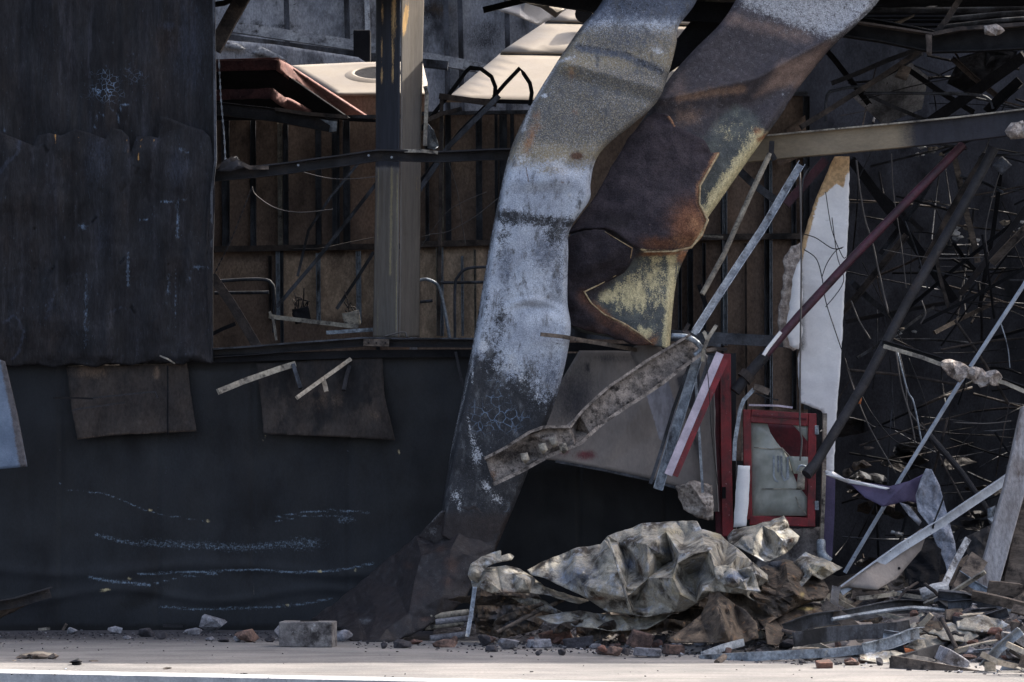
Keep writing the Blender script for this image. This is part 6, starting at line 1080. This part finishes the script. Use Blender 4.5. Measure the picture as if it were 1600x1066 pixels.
db('flat grey board lying along the front right edge', 'wood', [(1392, 1036, -4.7), (1450, 1046, -4.9), (1542, 1062, -5.0)], P_box(.10, .03), bev=.004)
db('ribbed thin plank resting on the rubble at the right', 'pale', [(1476, 996, -3.6), (1520, 1016, -3.9), (1575, 1040, -4.2)], P_box(.045, .05), wob=.003)
db('second ribbed plank just below the first at the right', 'wood', [(1478, 1002, -3.65), (1520, 1022, -3.95), (1570, 1044, -4.25)], P_box(.03, .04), wob=.003)
db('small upright pale stake at the bottom right', 'palewood', [(1547, 1072, -5.0), (1547, 1034, -5.0)], P_box(.07, .03))
db('pale blue bent bracket at the bottom right corner', 'lightpipe', [(1568, 1040, -4.9), (1590, 1056, -4.9), (1610, 1070, -4.9)], P_U(.07, .06, .006))
db('leaning burnt plank left of the concrete post', 'wood', [(1488, 950, -2.2), (1508, 910, -2.0), (1530, 872, -1.9)], P_box(.14, .03), wob=.006)
db('pale bent strip leaning by the burnt plank', 'palebeam', [(1474, 918, -2.1), (1492, 880, -1.9), (1512, 842, -1.8)], P_box(.05, .02), wob=.012)
db('crushed white tube on the rubble below the pale cloth', 'palebeam', [(1440, 930, -2.4), (1460, 922, -2.4), (1478, 918, -2.35)], P_tube(.09, 10), wob=.006)
db('low pale lath on the rubble right of the pile', 'pale', [(1340, 935, -2.0), (1400, 928, -1.8), (1450, 935, -1.8)], P_box(.03, .03), wob=.006)
db('rusty end strip under the right yellowish wing', 'stud', [(1306, 918, -2.4), (1302, 950, -2.6)], P_box(.06, .02))
for i, (pts, mk, lab) in enumerate((([(1470, 985, -2.9), (1500, 960, -2.7), (1540, 930, -2.6), (1560, 950, -2.7), (1600, 925, -2.6), (1640, 940, -2.7), (1640, 1010, -3.3), (1560, 1005, -3.4), (1500, 1000, -3.3)], 'crumpbrown', 'big rust-brown sheet crumpled at the right edge of the rubble'),
        ([(1440, 985, -3.2), (1450, 975, -3.1), (1490, 978, -3.1), (1492, 995, -3.3), (1470, 1012, -3.5), (1440, 1015, -3.5)], 'crumpbrown', 'square rusty folded box sheet below the burnt plank'),
        ([(1418, 975, -2.9), (1440, 957, -2.8), (1450, 972, -2.9), (1440, 990, -3.1), (1425, 988, -3.1)], 'crump', 'small tan folded sheet peak beside the rusty box sheet'),
        ([(1505, 950, -2.6), (1545, 932, -2.5), (1560, 945, -2.6), (1530, 965, -2.8)], 'crump', 'tan torn flap in front of the concrete post'),
        ([(1498, 845, -1.3), (1550, 820, -1.2), (1556, 870, -1.3), (1540, 900, -1.5), (1520, 880, -1.4)], 'sootsteel', 'black upright plate left of the concrete post'),
        ([(1412, 880, -1.2), (1448, 840, -1.0), (1470, 860, -1.1), (1466, 915, -1.4), (1420, 922, -1.4)], 'black', 'black sagging sheet under the pale blue channel'),
        ([(1385, 915, -1.2), (1412, 880, -1.1), (1412, 920, -1.3), (1390, 925, -1.3)], 'wood', 'brown board end under the pale blue channel'),
        ([(1410, 1012, -3.6), (1430, 1006, -3.5), (1436, 1018, -3.7), (1414, 1022, -3.8)], 'orange', 'orange scorched card lying in the front right rubble'))):
    cr('debris_sheet', lab, mk, pts, [], 5, .06 if i > 1 else .13, 50+i, cat='sheet')
brick(1588, 1030, 34, 44, 'concrete', 'pale square block at the right edge of the rubble', 8, 0, 0, name='concrete_block', cat='block', group=None, seed=20, dpt=.2)
brick(1488, 1042, 44, 26, 'rockA', 'grey tilted half block in the front right rubble', 20, 10, 25, name='concrete_block', cat='block', group=None, seed=21, dpt=.16)
brick(1506, 982, 26, 20, 'rockC', 'grey cube block beside the rusty box sheet', 20, 0, 10, name='concrete_block', cat='block', group=None, seed=22)
# flakes on the pavement, left front
for i, (a, b, w_, h, mk, lab) in enumerate(((50, 1026, 46, 8, 'wood', 'long heap of burnt flakes at the far left of the pavement'), (120, 1034, 26, 9, 'sootsteel', 'dark curled flake right of the long flake heap'), (20, 1032, 10, 3, 'palewood', 'small white chip before the flake heap'), (262, 1043, 16, 2.5, 'wood', 'thin tan splinter lying on the sunlit pavement'), (378, 1053, 18, 3, 'black', 'black twig-like char on the sunlit pavement'), (102, 1044, 5, 2, 'lightpipe', 'tiny blue chip on the sunlit pavement'), (148, 1032, 20, 2, 'wood', 'thin brown sliver beside the dark curled flake'), (832, 1049, 8, 1.5, 'black', 'small black chip on the pavement before the pile'))):
    p = onground(a, b+h/2); rnd = random.Random(i+60); mb = MB(); s = (CAM_D+p.y)/CAM_D/PPM
    for k in range(7 if i == 0 else (4 if i == 4 else 2)):
        cx = rnd.uniform(-.7, .7)*w_*s if i in (0, 4) else rnd.uniform(-.2, .2)*w_*s; ww = w_*s*(.5 if i in (0, 4) else .9)
        v, f = rock_mesh(rnd, 1, (ww*.6, .05+ww*.3, h*s*.75), 10, .4); mb.add([q+p+Vector((cx, rnd.uniform(-.03, .03), -.004)) for q in v], f)
    tag(mb.build('burnt_flake', M[mk]), lab, 'flake', 'burnt flakes on the pavement')
sheet('burnt_flake', 'pale curled paper flake on the long flake heap', 'flake', M['palewood'], [(30, 1022, -3.3), (60, 1018, -3.3), (88, 1022, -3.3), (70, 1030, -3.5), (40, 1029, -3.5)], nrand=4, amp=.03, sol=.003, jag=1)
for i, (a, b, c, e) in enumerate(((60, 984, 78, 982), (255, 978, 285, 979), (98, 985, 104, 975))):
    rod('splinter', ('pale splinter at the wall foot, far left', 'dark lath at the wall foot left of the largest lump', 'small pointed splinter at the wall foot')[i], 'splinter', M[('pale', 'sootsteel', 'wood')[i]], [(a, b, -.3), (c, e, -.3)], P_box(.02, .02))

# splintered planks, bent strips and torn sheet scraps heaped through the right-hand rubble
rnd = random.Random(321)
for i in range(84):
    px = rnd.uniform(1215, 1640); lo_ = 925 if px > 1330 else 965; py = rnd.uniform(lo_, 1006+(px-740)/860*50); p = onground(px, py); L_ = rnd.uniform(.12, .55); an = rnd.choice((rnd.gauss(0, .25), rnd.gauss(.5, .3), rnd.gauss(-.5, .3), rnd.uniform(-1.4, 1.4)))
    q = p+Vector((L_*math.cos(an), rnd.uniform(-.25, .25), abs(L_*math.sin(an))*.75+.02)); p = p+Vector((0, 0, rnd.uniform(.01, .05)))
    if an < 0: p, q = Vector((p.x, p.y, q.z)), Vector((q.x, q.y, p.z))
    k = i % 6; mk, kind = (('wood', 'charred plank'), ('galv', 'bent steel strip'), ('pale', 'pale lath'), ('rustbar', 'rusty bar'), ('stud', 'dark channel'), ('palewood', 'split pale slat'))[k]
    zone = 'between the pile and the concrete post' if px < 1430 else 'around the foot of the concrete post'
    prof = (P_box(rnd.uniform(.04, .11), .02), P_L(.05, .05, .005), P_box(.03, .02), P_tube(rnd.uniform(.02, .05), 8), P_U(.07, .04, .005), P_box(.035, .03))[k]
    mid = p.lerp(q, rnd.uniform(.35, .65))+Vector((0, -.03, rnd.uniform(-.015, .03)))
    o = MB().sweep(dens([p, mid, q], .06, .012, i), prof, roll=rnd.uniform(-.6, .6)).build(('broken_plank', 'steel_strip', 'broken_lath', 'rusty_bar', 'debris_channel', 'timber_splinter')[k], M[mk])
    tag(o, f'{kind} in the heap {zone}', kind.split()[-1], f'{kind}s in the rubble {zone}')
for i in range(34):
    px = rnd.uniform(1230, 1620); py = rnd.uniform(940 if px > 1330 else 975, 1002+(px-740)/860*46); p = onground(px, py); r_ = rnd.uniform(14, 34)
    mk, kind = (('crump', 'grey'), ('crumpbrown', 'rusty'), ('beige', 'beige'), ('sootsteel', 'sooty'))[i % 4]; zone = 'between the pile and the concrete post' if px < 1430 else 'around the foot of the concrete post'
    sheet('sheet_scrap', f'{kind} torn sheet scrap in the heap {zone}', 'scrap', M[mk], [(px+r_*math.cos(-t*.9)*rnd.uniform(.6, 1.5), py-r_*.25+r_*.45*math.sin(-t*.9)*rnd.uniform(.6, 1.3), p.y-.05+.1*math.sin(t)) for t in range(7)], nrand=3, amp=.05, sol=.005, jag=1.2, seed=i, group=f'{kind} torn scraps {zone}', folds=(.03, .15, 40), maxlen=.04)
